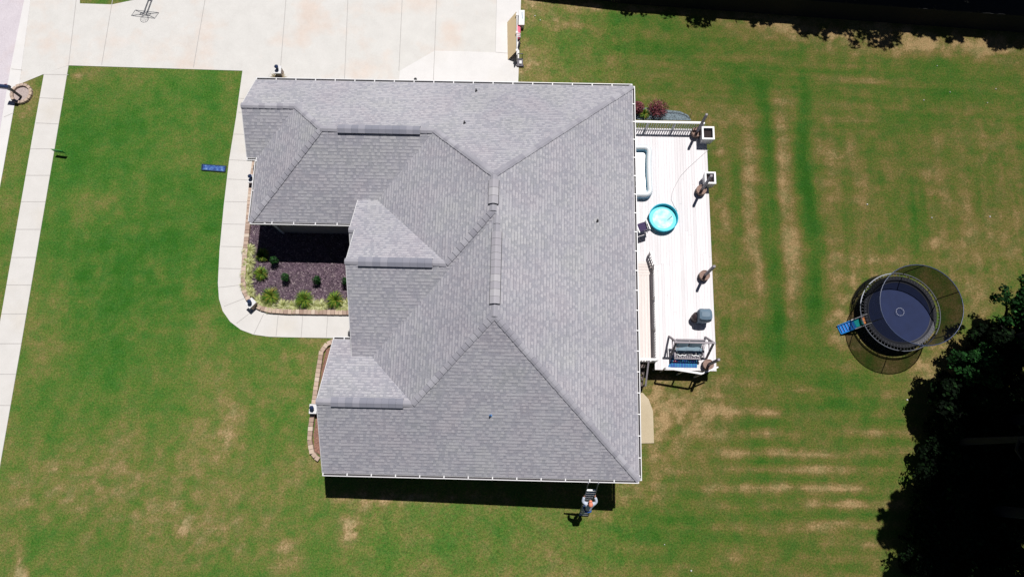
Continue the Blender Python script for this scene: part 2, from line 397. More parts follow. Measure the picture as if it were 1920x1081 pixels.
# ------------------------------------------------------------------ the lawn, one sheet to the horizon
def fr(a, b, st):
    n = int(round((b-a)/st)); return [a+(b-a)*i/n for i in range(n+1)]
xs = [-500, -150, -60, -36] + fr(-31, -8, .2) + fr(-8, 6, .2)[1:] + fr(6, 36, .2)[1:] + [42, 70, 160, 500]
ys = [-500, -150, -50, -18] + fr(-12, 29, .2) + [36, 60, 160, 500]
BL = [  # (u, v, su, sv, amount) dry (+) and lush (-) patches of the lawn
 (300, 210, 130, 80, -.26), (230, 330, 110, 100, -.16), (330, 520, 130, 120, -.30), (180, 560, 80, 110, -.22), (420, 480, 40, 120, -.08),
 (163, 140, 22, 8, .75), (190, 250, 26, 40, .22), (290, 320, 25, 30, .22), (352, 275, 30, 40, .2), (168, 390, 18, 45, .32), (265, 430, 30, 35, .25),
 (365, 420, 22, 30, .25), (300, 490, 25, 25, .2), (325, 720, 0, 0, 0), (280, 705, 14, 26, .38), (175, 735, 22, 18, .25), (250, 750, 16, 16, .25), (380, 795, 26, 20, .3), (430, 780, 24, 26, .25),
 (400, 835, 34, 26, .25), (130, 900, 70, 60, .22), (300, 860, 120, 60, .14), (250, 980, 200, 60, .14), (560, 700, 50, 60, .12), (365, 985, 26, 16, .32), (290, 960, 60, 50, .16), (535, 1045, 26, 20, .4), (460, 1020, 80, 50, .18), (120, 930, 12, 12, .25),
 (85, 1005, 30, 20, -.3), (40, 1068, 7, 20, 1.1), (60, 800, 40, 60, -.1), (480, 720, 70, 60, .16), (590, 660, 28, 30, .42), (565, 860, 30, 30, .34), (520, 900, 30, 30, .14), (120, 660, 40, 40, .12),
 (440, 250, 12, 110, .3), (430, 150, 16, 22, .25), (400, 580, 24, 40, .22), (250, 900, 200, 80, .10), (50, 250, 14, 60, .12), (20, 420, 20, 60, .12), (48, 172, 24, 20, .5), (35, 215, 20, 14, .3),
 (760, 932, 80, 8, .75), (685, 950, 20, 10, .5), (655, 990, 14, 18, .8), (672, 1040, 14, 30, .18), (930, 935, 60, 8, .25), (1130, 965, 30, 10, .5), (1000, 1000, 200, 40, -.1), (840, 1020, 140, 40, -.05), (640, 1060, 60, 30, -.14),
 (1230, 900, 40, 34, .45), (1190, 935, 30, 20, .3), (1265, 765, 50, 32, .34), (1330, 790, 46, 26, .2), (1232, 790, 14, 32, .95), (1330, 745, 70, 22, .34), (1260, 830, 40, 30, .2), (1230, 720, 40, 20, .3),
 (1350, 480, 14, 180, .28), (1350, 300, 12, 70, .2), (1348, 650, 14, 60, .25), (1270, 215, 60, 12, .45), (1040, 45, 26, 12, .4), (1075, 48, 16, 6, .3), (1080, 20, 40, 8, .25), (990, 15, 14, 16, .35), (995, 110, 18, 30, .3), (1040, 110, 40, 40, .1), (1065, 85, 12, 20, -.35),
 (1000, 145, 20, 14, .3), (1230, 90, 120, 30, -.22), (1400, 160, 60, 40, -.2), (1290, 150, 60, 50, -.05), (1530, 70, 90, 16, .42), (1620, 80, 60, 18, .35), (1720, 78, 40, 10, .5), (1840, 90, 70, 14, .35), (1880, 130, 50, 30, .2), (1730, 150, 160, 26, -.2), (1550, 240, 60, 60, .1),
 (1565, 300, 16, 12, .45), (1550, 345, 16, 8, .3), (1580, 270, 20, 10, .2), (1700, 215, 30, 8, .0), (1755, 455, 12, 8, .75), (1760, 330, 20, 30, .25), (1800, 480, 80, 50, .22), (1850, 400, 50, 60, .16), (1870, 250, 50, 40, .12), (1830, 560, 40, 26, .3),
 (1600, 550, 26, 30, .5), (1575, 608, 26, 26, .85), (1610, 640, 26, 20, .45), (1790, 670, 36, 36, .45), (1740, 700, 60, 20, .25), (1650, 490, 40, 14, .25), (1500, 600, 60, 60, -.05), (1500, 700, 60, 26, -.06), (1600, 740, 120, 30, -.12),
 (1560, 900, 160, 90, .06), (1240, 1000, 80, 40, -.22), (1230, 960, 50, 20, -.2), (1258, 1005, 7, 7, .6), (1240, 1040, 12, 14, .3), (1400, 1000, 200, 40, -.05), (1560, 470, 60, 40, .18)]
def stripe(u, v, pts, wd, v0, v1, soft):
    # a mown track running down the photo: pts = x at top, x at bottom
    if not (v0-2*soft < v < v1+2*soft): return 0
    xc = pts[0]+(pts[1]-pts[0])*(v-v0)/(v1-v0)+5*math.sin(v*.021+pts[0])
    e = 1/(1+math.exp(-(v-v0)/soft*2))*1/(1+math.exp((v-v1)/soft*2))
    return e*math.exp(-((u-xc)/wd)**2)
def hstripe(u, v, y, wd, u0, u1, soft, slope=0):
    yc = y+slope*(u-u0)+2*math.sin(u*.02+y)
    return 1/(1+math.exp(-(u-u0)/soft*2))*1/(1+math.exp((u-u1)/soft*2))*math.exp(-((v-yc)/wd)**2)
def dryness(x, y):
    u, v = Q((x, y, g(x)))
    if not (-150 < u < 2080 and -150 < v < 1240):
        return .4
    n = noise.fractal(Vector((x*.22, y*.22, 3)), 1.0, 2.0, 4)
    n2 = noise.fractal(Vector((x*.9, y*.9, 9)), .9, 2.0, 3)
    n3 = noise.fractal(Vector((x*1.8, y*1.8, 5)), .7, 2.0, 4)
    d = .42+.11*min(1, max(0, (u-600)/300))+n*.22+n2*.15+n3*.07
    for a, b, su, sv, k in BL:
        if su and abs(u-a) < 3*su and abs(v-b) < 3*sv:
            d += (k*(.52 if su > 12 and u < 620 else .66) if k > 0 else k*.8)*math.exp(-.5*(((u-a)/su)**2+((v-b)/sv)**2))*(1+1.0*n3)
    if u > 1330:
        d += .52*stripe(u, v, (1398, 1426), 15, 250, 600, 40)+.52*stripe(u, v, (1462, 1490), 15, 210, 600, 40)
        d -= .50*stripe(u, v, (1434, 1456), 14, 150, 690, 30)+.62*stripe(u, v, (1500, 1536), 15, 150, 600, 30)
        d -= .20*stripe(u, v, (1652, 1672), 10, 320, 440, 30)+.28*stripe(u, v, (1702, 1724), 13, 350, 490, 24)
        d += .26*stripe(u, v, (1540, 1562), 22, 350, 520, 40)+.16*stripe(u, v, (1610, 1640), 26, 330, 470, 40)
        d -= .14*stripe(u, v, (1577, 1596), 9, 230, 560, 40)+.12*stripe(u, v, (1850, 1880), 14, 300, 460, 40)
        d += .06*stripe(u, v, (1442, 1448), 2.5, 180, 600, 30)
        d += .14*stripe(u, v, (1366, 1378), 5, 250, 700, 40)-.18*stripe(u, v, (1376, 1388), 8, 250, 600, 40)
    if u > 1240 and v > 690:
        for yy, k, a, b in ((735, .12, 1440, 1760), (775, .30, 1290, 1480), (776, .12, 1450, 1740), (810, .34, 1300, 1420), (812, .16, 1400, 1740), (849, .46, 1340, 1530), (850, .2, 1400, 1720), (878, .4, 1400, 1580), (882, .2, 1300, 1720), (912, .5, 1390, 1620), (915, .26, 1300, 1720), (945, .5, 1540, 1690), (948, .3, 1340, 1700), (984, .28, 1500, 1650), (988, .14, 1300, 1660), (1022, .24, 1500, 1680), (1045, .12, 1300, 1690)):
            d += k*hstripe(u, v, yy, 7, a, b, 36)*(1+.9*n2)
        for yy, k in ((757, .15), (793, .22), (830, .2), (865, .24), (896, .22), (930, .22), (966, .2), (1003, .16), (1060, .1)):
            d -= k*hstripe(u, v, yy, 9, 1340, 1720, 50)
    if u > 1150 and v < 330:
        for yy, k, a, b, sl in ((66, .12, 1200, 1500, .02), (84, -.16, 1150, 1500, .05), (104, .12, 1200, 1600, .05), (118, -.14, 1550, 1900, .04), (128, -.1, 1200, 1500, .05), (147, .34, 1530, 1700, .09), (137, .2, 1450, 1600, .06), (156, -.22, 1540, 1860, .07), (176, -.1, 1500, 1900, .08), (190, .12, 1500, 1800, .06), (208, -.1, 1450, 1900, .03), (222, .24, 1560, 1640, .04), (236, -.12, 1550, 1900, .03), (262, .10, 1600, 1900, .03), (282, -.1, 1600, 1900, .03)):
            d += k*hstripe(u, v, yy, 6, a, b, 40, sl)
    if u > 640:
        vert = 1/(1+math.exp(-(u-1330)/25))*1/(1+math.exp((v-690)/20))*1/(1+math.exp(-(v-260)/30))
        hs = noise.fractal(Vector((x*.10, (y+.06*x)*2.2, 21)), .8, 2.0, 3); vs_ = noise.fractal(Vector((x*2.0, y*.09, 31)), .8, 2.0, 3)
        k = min(1, max(0, (u-1000)/250))
        d += k*(.26*hs*(1-.55*vert)+.24*vs_*vert)
    # worn strip at the foot of the back fence
    fy = 42+(u-1470)*.089
    if u > 980: d += .30*math.exp(-((v-fy)/ (10+.022*max(0, u-1000)))**2)*(1+1.2*n2)
    d = (.45+(d-.45)*.74) if u > 1000 else (.42+(d-.42)*.9)
    return max(0.0, min(1.0, d))
mb = MB(); nx, ny = len(xs), len(ys)
mb.v = [(x, y, g(x)) for y in ys for x in xs]
mb.f = [(j*nx+i, j*nx+i+1, (j+1)*nx+i+1, (j+1)*nx+i) for j in range(ny-1) for i in range(nx-1)]
gr = tag(mb.build('lawn', MAT['lawn']), kind='structure')
def tone(x, y):        # back turf is darker and browner; vignetting at far right is painted in
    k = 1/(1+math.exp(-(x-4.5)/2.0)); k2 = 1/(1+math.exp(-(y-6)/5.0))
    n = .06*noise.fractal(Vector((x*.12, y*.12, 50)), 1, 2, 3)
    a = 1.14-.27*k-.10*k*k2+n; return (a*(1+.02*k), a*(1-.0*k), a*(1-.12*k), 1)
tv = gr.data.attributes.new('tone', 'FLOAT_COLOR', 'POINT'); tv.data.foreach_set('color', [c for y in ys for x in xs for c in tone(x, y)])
at = gr.data.attributes.new('dry', 'FLOAT', 'POINT'); at.data.foreach_set('value', [dryness(x, y) for y in ys for x in xs])

# ------------------------------------------------------------------ pavements
def px(l, dz=0): return [G(u, v, dz) for u, v in l]
def jl(l): return [(G(*a), G(*b)) for a, b in l]
sheet('road', px([(-260, -120), (70, -120), (46, 0), (20, 130), (7, 207), (-14, 330), (-90, 720), (-180, 1250), (-520, 1250), (-420, 500)]), .008, MAT['road'])
sheet('kerb', px([(70, -120), (82, -120), (58, 0), (37, 158), (28, 195), (6, 320), (-70, 720), (-160, 1250), (-180, 1250), (-90, 720), (-14, 330), (7, 207), (20, 130), (46, 0)]), .03, MAT['newconc'], jl([((50, -10), (64, -8)), ((22, 130), (42, 132)), ((8, 220), (26, 212))]), thick=.05)
slv = [50, 178, 305, 438, 573, 706, 845, 988, 1135, 1285]
sw = []
for s_ in slv:
    v = 260+s_/2.573; xl = 61-(v-260)*.1753; xr = 106-(v-260)*.1704
    sw.append(((xl, v), (xr, v)))
sw += [((80, 140), (129, 141)), ((75, 184), (120, 186)), ((68, 231), (111, 233))]
sheet('sidewalk', px([(83, 139), (129, 123.5), (106, 260), (39, 653), (-6, 910), (-60, 1250), (-130, 1250), (-54, 910), (-8, 653), (61, 260)]), .03, MAT['walk'], jl(sw), .035, thick=.05)
dj = [((148, -40), (129, 122)), ((213, -10), (191, 122)), ((395, -60), (363, 127)), ((541, -60), (525, 143)), ((655, -60), (646, 150)), ((757, -60), (748, 133)), ((821, -60), (815, 95)), ((933, -60), (929, 98)), ((129, 123), (84, 139))]
sheet('driveway', px([(58, 0), (82, -160), (151, -160), (150, 7), (210, 9), (253, 0), (310, -160), (990, -160), (978, -60), (971, 158), (971, 172), (455, 160), (455, 133), (129, 123), (83, 139), (37, 158)]), .016, MAT['drive'], jl(dj), .035, thick=.05)
sheet('driveway_extension', px([(750, 133), (815, 95.5), (929, 98.5), (933, -60), (979, -60), (971.5, 158), (971.5, 174), (746, 172)]), .022, MAT['newconc'], jl([((815, 95.5), (812, 165)), ((929, 98.5), (960, 101))]), .03)
walk_out = [(455, 133), (443, 220), (430, 300), (420, 385), (412, 470), (409, 530), (411, 560), (418, 583), (432, 603), (452, 618), (476, 627), (505, 631), (540, 632), (662, 634)]
walk_in = [(662, 591.5), (540, 590), (510, 588.5), (488, 583), (471, 572), (459, 556), (454, 535), (454, 515), (457, 470), (461, 430), (466, 385), (473, 330), (479, 290), (490, 210), (500, 150), (510, 133)]
wj = [((430, 300), (472, 302)), ((427, 336), (468, 338)), ((422, 378), (464, 379)), ((418, 420), (461, 421)), ((415, 462), (457, 463)), ((410, 503), (454, 504)), ((410, 539), (455, 534)), ((421, 574), (462, 558)), ((444, 606), (478, 580)), ((476, 627), (495, 588)), ((518, 630), (522, 590)), ((565, 632), (568, 591)), ((612, 632), (615, 591)), ((656, 633), (658, 592)), ((449, 185), (474, 187)), ((447, 211), (472, 212)), ((438, 252), (470, 253))]
sheet('front_walk', px(walk_out+walk_in), .032, MAT['walk'], jl(wj), .03, thick=.06)
sheet('side_pad', px([(1190, 735), (1205, 736), (1216, 748), (1224, 770), (1226, 830), (1180, 831), (1180, 735)]), .05, MAT['tanpad'], thick=.12)
sheet('entry_bed', px([(486, 280), (477, 320), (463, 430), (459, 520), (464, 548), (476, 566), (492, 576), (520, 580), (700, 582), (700, 280)]), .03, MAT['mulch'])
sheet('corner_bed', px([(632, 642), (612, 655), (604, 690), (596, 760), (588, 815), (590, 845), (606, 858), (660, 858), (660, 642)]), .03, MAT['brownmulch'])
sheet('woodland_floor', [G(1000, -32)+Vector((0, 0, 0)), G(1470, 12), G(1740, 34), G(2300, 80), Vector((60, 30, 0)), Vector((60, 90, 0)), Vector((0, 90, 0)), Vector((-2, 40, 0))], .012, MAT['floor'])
# mulch chips and leaf litter: uncountable
def inpoly(p, poly):
    c = False; n = len(poly)
    for i in range(n):
        a, b = poly[i], poly[i-1]
        if (a.y > p.y) != (b.y > p.y) and p.x < (b.x-a.x)*(p.y-a.y)/(b.y-a.y)+a.x: c = not c
    return c
mb = MB(); poly = px([(479, 420), (465, 430), (461, 520), (466, 546), (478, 564), (494, 574), (520, 578), (662, 580), (662, 420)])
x0, x1 = min(p.x for p in poly), max(p.x for p in poly); y0, y1 = min(p.y for p in poly), max(p.y for p in poly)
for i in range(9000):
    p = Vector((random.uniform(x0, x1), random.uniform(y0, y1), 0))
    if not inpoly(p, poly): continue
    a = random.uniform(0, 6.3); L = random.uniform(.02, .06); d = Vector((math.cos(a), math.sin(a), random.uniform(-.2, .5)))*L; n_ = Vector((-math.sin(a), math.cos(a), random.uniform(-.4, .4)))*.012
    p.z = g(p.x)+.04+random.uniform(0, .02)
    mb.add([p-d-n_, p+d-n_, p+d+n_, p-d+n_], [(0, 1, 2, 3)])
tag(mb.build('mulch', MAT['chips']), 'dark purple brown bark mulch spread in the entry bed', 'mulch', kind='stuff')

# ------------------------------------------------------------------ the house
PT = .65
hx = thing('house', 'large single-storey brick house with grey shingled hip and gable roof', 'house', (-1, 9, -.6))
zE = lambda x, y: 3+PT*(5.45-x)
zN = lambda x, y: 3+PT*(18.45-y)
zS = lambda x, y: 3+PT*(y+.75)
zGW = lambda x, y: 3+PT*(x+13.1)
zGS = lambda x, y: 3+PT*(y-10.9)
zNWS = lambda x, y: 3+PT*(y-14.2)
R1 = 3+PT*(5.45+1.2)
zW1 = lambda x, y: R1-PT*(-1.2-x)
zMS = lambda x, y: R1-PT*(10.2-y)
MR = R1-PT*2.0
zMN = lambda x, y: MR-PT*(y-8.2)
R2 = 3+PT*6.47
zW = lambda x, y: R2-PT*(-1.02-x)
zSN = lambda x, y: 3+PT*(5.25-y)
SR = MR-PT*1.8
zSm = lambda x, y: SR-PT*(10.0-y)
# direction of the eave (u) and the distance up the slope (v) for each plane
SEC = math.sqrt(1+PT*PT)
polys = [
 (zE, 'E', [(5.45, -.75), (5.45, 18.45), (-1.2, 11.8), (-1.2, 10.2), (-1.02, 10.02), (-1.02, 5.72)]),
 (zN, 'N', [(5.45, 18.45), (-13.6, 18.45), (-13.6, 16.325), (-10.975, 16.325), (-9.325, 14.675), (-4.075, 14.675), (-1.2, 11.8)]),
 (zGW, 'W', [(-13.1, 10.9), (-9.325, 14.675), (-10.975, 16.325), (-13.1, 14.2)]),
 (zNWS, 'S', [(-13.6, 14.2), (-13.1, 14.2), (-10.975, 16.325), (-13.6, 16.325)]),
 (zGS, 'S', [(-13.1, 10.9), (-6.6, 10.9), (-6.873, 11.873), (-4.075, 14.675), (-9.325, 14.675)]),
 (zW1, 'W', [(-1.2, 10.2), (-1.2, 11.8), (-4.075, 14.675), (-6.873, 11.873), (-3.2, 8.2)]),
 (zMN, 'N', [(-7.55, 8.2), (-3.2, 8.2), (-6.873, 11.873), (-7.55, 11.873)]),
 (zMN, 'N', [(-7.8, 10.0), (-7.55, 10.0), (-7.55, 11.873), (-7.8, 11.873)]),
 (zSm, 'S', [(-7.8, 8.95), (-7.3, 8.95), (-7.3, 10.0), (-7.8, 10.0)]),
 (zMS, 'S', [(-1.2, 10.2), (-3.2, 8.2), (-7.55, 8.2), (-7.55, 4.4), (-6.632, 4.4), (-1.02, 10.02)]),
 (zW, 'W', [(-1.02, 10.02), (-6.632, 4.4), (-4.48, 2.25), (-1.02, 5.72)]),
 (zSN, 'N', [(-4.48, 2.25), (-6.632, 4.4), (-7.3, 4.4), (-7.3, 5.25), (-8.6, 5.25), (-8.6, 2.25)]),
 (zS, 'S', [(-8.6, -.75), (5.45, -.75), (-1.02, 5.72), (-4.48, 2.25), (-8.6, 2.25)]),
]
me = bpy.data.meshes.new('roof'); V = []; F = []; UV = []
for zf, d, pl in polys:
    o = len(V); V += [(x, y, zf(x, y)) for x, y in pl]
    ar = sum(pl[i-1][0]*pl[i][1]-pl[i][0]*pl[i-1][1] for i in range(len(pl)))
    idx = list(range(o, o+len(pl)))
    if ar < 0: idx = idx[::-1]
    F.append(idx)
    for i in idx:
        x, y, z = V[i]; UV.append(((x if d in 'NS' else y), (z-3)/PT*SEC))
me.from_pydata(V, [], F); me.update(); uvl = me.uv_layers.new(name='UVMap')
for i, q in enumerate(UV): uvl.data[i].uv = q
me.materials.append(MAT['shingle'])
roof = bpy.data.objects.new('roof', me); S.collection.objects.link(roof); roof.parent = hx; roof.matrix_parent_inverse = wm(hx).inverted()
# drip edge and barge boards, one closed trim
tr = MB(); zf = lambda f, x, y: f(x, y)
def barge(x, y0_, y1_, f, dx=-.0):
    n = 1; a = Vector((x, y0_, f(x, y0_))); b = Vector((x, y1_, f(x, y1_)))
    vs = [a+Vector((-.03, 0, .004)), b+Vector((-.03, 0, .004)), b+Vector((-.03, 0, -.2)), a+Vector((-.03, 0, -.2)),
          a+Vector((-.002, 0, .004)), b+Vector((-.002, 0, .004)), b+Vector((-.002, 0, -.2)), a+Vector((-.002, 0, -.2))]
    tr.add(vs, [(0, 1, 2, 3), (4, 7, 6, 5), (0, 4, 5, 1), (3, 2, 6, 7), (1, 5, 6, 2), (0, 3, 7, 4)])
for k_, (a, b, x, f) in enumerate(((-.75, 2.25, -8.6, zS), (2.25, 5.25, -8.6, zSN), (4.4, 8.2, -7.55, zMS), (8.2, 10.0, -7.55, zMN), (8.95, 10.0, -7.8, zSm), (10.0, 11.87, -7.8, zMN), (14.2, 16.325, -13.6, zNWS), (16.325, 18.45, -13.6, zN))):
    tr = MB(); barge(x, a, b, f); tr.build('barge_board', MAT['white'], hx)
# caps along hips and ridges
def plane_lift(kind): return .46 if kind == 'h' else .65
caps = [((5.45, 18.45), (-1.2, 11.8), zN, 'h'), ((5.45, -.75), (-1.02, 5.72), zS, 'h'), ((-4.075, 14.675), (-1.2, 11.8), zN, 'h'), ((-3.2, 8.2), (-1.2, 10.2), zMS, 'h'),
        ((-4.48, 2.25), (-1.02, 5.72), zS, 'h'), ((-13.1, 10.9), (-9.325, 14.675), zGS, 'h'), ((-10.975, 16.325), (-9.325, 14.675), zN, 'h'),
        ((-9.325, 14.675), (-8.6, 14.675), zN, 'r'), ((-4.7, 14.675), (-4.075, 14.675), zN, 'r'), ((-13.6, 16.325), (-10.975, 16.325), zN, 'r'), ((-7.55, 8.2), (-7.05, 8.2), zMN, 'r'), ((-3.75, 8.2), (-3.2, 8.2), zMN, 'r'),
        ((-8.6, 2.25), (-8.0, 2.25), zS, 'r'), ((-4.85, 2.25), (-4.48, 2.25), zS, 'r'), ((-1.2, 10.2), (-1.2, 10.45), zE, 'r'), ((-1.2, 11.6), (-1.2, 11.8), zE, 'r'), ((-1.02, 5.72), (-1.02, 6.15), zE, 'r'), ((-1.02, 9.35), (-1.02, 10.02), zE, 'r'), ((-7.8, 10.0), (-7.5, 10.0), zMN, 'r')]
for a, b, f, kd in caps:
    mb = MB(); A = Vector((*a, f(*a))); B = Vector((*b, f(*b))); L = (B-A).length; n = max(1, int(L/.27)); d = (B-A)/n
    pn = Vector((-(B-A).y, (B-A).x, 0)).normalized(); dr = plane_lift(kd)
    for i in range(n):
        w_ = .14+random.uniform(-.008, .008); p0 = A+d*i-d*.12; p1 = A+d*(i+1)
        l0, l1 = .055, .022
        vs = []
        for p, l in ((p0, l0), (p1, l1)):
            for k, dz in ((-1, -dr*w_), (-.25, -.02), (.25, -.02), (1, -dr*w_)):
                vs.append(p+pn*(k*w_)+Vector((0, 0, dz+l)))
        # lower end closed
        mb.add(vs, [(0, 1, 5, 4), (1, 2, 6, 5), (2, 3, 7, 6), (0, 3, 2, 1)])
        mb.add([vs[0], vs[3], vs[3]-Vector((0, 0, l0)), vs[0]-Vector((0, 0, l0))], [(0, 1, 2, 3)])
        mb.v = mb.v
    o = mb.build('ridge_cap', MAT['capshingle'], roof)
# raised ridge vents
for a, b, f in (((-8.55, 14.675), (-4.75, 14.675), zN), ((-7.02, 8.2), (-3.8, 8.2), zMN), ((-7.98, 2.25), (-4.88, 2.25), zS), ((-1.2, 10.48), (-1.2, 11.57), zE), ((-1.02, 6.2), (-1.02, 9.3), zE)):
    A = Vector((*a, f(*a))); B = Vector((*b, f(*b))); n = max(1, int((B-A).length/.3)); d = (B-A)/n; pn = Vector((-(B-A).y, (B-A).x, 0)).normalized()
    mb = MB(); lo = MB()
    hw = .21; up = .085
    for i in range(n):
        p0 = A+d*i; p1 = A+d*(i+1)-d*.02; vs = []
        for p, l in ((p0, up+.012), (p1, up)):
            for k in (-1, -.2, .2, 1): vs.append(p+pn*(k*hw)+Vector((0, 0, l-.55*hw*(1 if abs(k) == 1 else .12))))
        vs2 = [v-Vector((0, 0, .02)) for v in vs]
        mb.add(vs+vs2, [(0, 1, 5, 4), (1, 2, 6, 5), (2, 3, 7, 6), (0, 4, 12, 8), (3, 11, 15, 7), (0, 8, 9, 1), (1, 9, 10, 2), (2, 10, 11, 3), (8, 12, 13, 9), (9, 13, 14, 10), (10, 14, 15, 11), (4, 5, 13, 12), (5, 6, 14, 13), (6, 7, 15, 14)])
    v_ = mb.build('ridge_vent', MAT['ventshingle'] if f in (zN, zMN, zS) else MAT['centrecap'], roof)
    for k in (-1, 1):
        o_ = pn*(k*(hw-.015 if f is not zE else hw+.016)); dzl = -.55*hw
        lo.add([A+o_-pn*(k*.022*(f is zE))+Vector((0, 0, dzl+up-.025)), B+o_-pn*(k*.022*(f is zE))+Vector((0, 0, dzl+up-.025)), B+o_+pn*(k*.005)-Vector((0, 0, hw*PT-.0)), A+o_+pn*(k*.005)-Vector((0, 0, hw*PT))], [(0, 1, 2, 3)])
    lo.build('vent_baffle_shade', MAT['black'], roof)  # centre ridges: strips stand proud, edge shade drawn as dark outlines
# vent pipes
for u, v, f, lab in ((893, 171, zN, None), (871, 231, zN, None), (1120, 414, zE, None), (920, 778, zS, 'blue capped vent pipe')):
    lo_, hi_ = 0, 9
    for _ in range(40):
        m_ = (lo_+hi_)/2; q = P(u, v, m_)
        if m_ < f(q.x, q.y): lo_ = m_
        else: hi_ = m_
    q = P(u, v, lo_)
    mb = MB(); mb.lathe(q, [(.07, -.1), (.065, .01), (.035, .03), (.035, .2), (.024, .2), (.024, .1)], 12)
    o = mb.build('vent_pipe', MAT['blackp'] if not lab else M('blue_pvc', C(90, 150, 215), .5), roof)
    if lab: o['label'] = lab
# walls (butted end to end), soffit, eaves
T = .2
def wallbox(mb, x0, x1, y0, y1, z1=2.88, z0=-1.3): mb.box(((x0+x1)/2, (y0+y1)/2, (z0+z1)/2), (x1-x0, y1-y0, z1-z0))
E_, N_, S_ = 4.95, 17.95, -.3
for x0_, x1_, y0_, y1_, top in ((E_-T, E_, S_, N_, 2.88), (-12.65, E_-T-.002, N_-T, N_, 2.88), (-8.1, E_-T-.002, S_, S_+T, 2.88), (-8.1, -8.1+T, S_+T+.002, 4.8, 2.88), (-8.1+T+.002, -7.1, 4.6, 4.8, 2.88), (-7.1, -7.1+T, 4.802, 11.3, 2.88), (-12.65, -7.1+T, 11.302, 11.5, 2.88), (-12.65, -12.45, 11.502, N_-T-.002, 2.88)):
    mb = MB(); wallbox(mb, x0_, x1_, y0_, y1_, top); mb.build('wall', MAT['brick'], hx)
for x, f0, ya, yb, ym in ((-8.1+.02, None, S_+.01, 4.79, 2.25), (-7.1+.02, None, 4.81, 11.29, 8.2)):
    zt = (3+PT*3.0-.1) if ym == 2.25 else MR-.1
    mb = MB(); mb.add([(x, ya, 2.883), (x, yb, 2.883), (x, ym, zt), (x+.15, ya, 2.883), (x+.15, yb, 2.883), (x+.15, ym, zt)], [(0, 2, 1), (3, 4, 5), (0, 1, 4, 3), (1, 2, 5, 4), (2, 0, 3, 5)])
    mb.build('gable_wall', MAT['white_vinyl'], hx)
mb = MB()
for x0_, x1_, y0_, y1_ in ((-8.58, 5.43, -.73, S_), (E_, 5.43, S_, 18.43), (-13.58, E_, N_, 18.43), (-8.58, -8.1, S_, 5.23), (-13.08, -7.1, 10.92, 11.3), (-13.08, -12.65, 11.3, N_), (-7.53, -7.1, 4.8, 10.92)):
    mb.box(((x0_+x1_)/2, (y0_+y1_)/2, 2.87), (abs(x1_-x0_)-.004, abs(y1_-y0_)-.004, .02))
mb.build('soffit', MAT['soffit'], hx)
# gutters: a white trough with hangers
def gutter(a, b, out, step=1.0, wd=.12, fasc=.17):
    A = Vector((*a, 3.0)); B = Vector((*b, 3.0)); o_ = Vector((*out, 0)); d = (B-A).normalized(); L = (B-A).length
    mb = MB()
    def strip(c0, c1, zlo, zhi):
        p = [A+o_*c0, B+o_*c0, B+o_*c1, A+o_*c1]
        mb.add([q+Vector((0, 0, zlo)) for q in p]+[q+Vector((0, 0, zhi)) for q in p], [(3, 2, 1, 0), (4, 5, 6, 7), (0, 1, 5, 4), (1, 2, 6, 5), (2, 3, 7, 6), (3, 0, 4, 7)])
    strip(.003, .02, -.2, -.02)            # fascia board
    strip(wd-.025, wd+.012, -.12, .0)      # front lip
    strip(.021, wd-.026, -.12, -.105)      # floor
    gt = mb.build('gutter', MAT['white'], hx)
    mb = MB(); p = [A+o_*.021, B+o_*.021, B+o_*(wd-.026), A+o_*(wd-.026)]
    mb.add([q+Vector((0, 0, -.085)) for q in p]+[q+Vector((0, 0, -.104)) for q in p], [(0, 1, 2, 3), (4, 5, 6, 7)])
    mb.build('gutter_dark_strip', MAT['gutter_dark'], gt)  # dark strip along the trough floor
    n = max(1, int(round(L/step))); first = None
    for i in range(n+1):
        q = A+(B-A)*((i+.02)/(n+.04))+o_*(wd/2-.01)
        if first is None:
            m = MB(); m.box((0, 0, 0), (.05, wd+.03, .012), math.atan2(d.y, d.x)); first = m.build('gutter_hanger', MAT['white']); h = first
        else: h = first.copy(); S.collection.objects.link(h)
        h.parent = gt; h.location = q+Vector((0, 0, .004))
gutter((5.45, 18.45), (-13.6, 18.45), (0, 1), 1.0)
gutter((5.45, -.75), (5.45, 18.45), (1, 0), .95)
gutter((-8.6, -.75), (5.45, -.75), (0, -1), 1.08)
gutter((-13.1, 10.9), (-7.8, 10.9), (0, -1), 1.02)
gutter((-13.6, 14.2), (-13.12, 14.2), (0, -1), .4)
gutter((-13.1, 10.9), (-13.1, 14.06), (-1, 0), 1.6, .09)
gutter((-8.6, 5.25), (-7.6, 5.25), (0, 1), .5)
for pts in ([(-12.4, 10.85, 2.95), (-12.4, 11.2, 2.6), (-12.4, 11.23, .15)], [(-7.65, 5.3, 2.95), (-7.65, 4.95, 2.6), (-7.65, 4.87, .1)], [(5.5, -.6, 2.95), (5.05, -.1, 2.6), (5.02, -.1, -.9)]):
    mb = MB()
    for a, b in zip(pts, pts[1:]): mb.bar(a, b, .09, .07)
    mb.build('downspout', MAT['white'], hx)
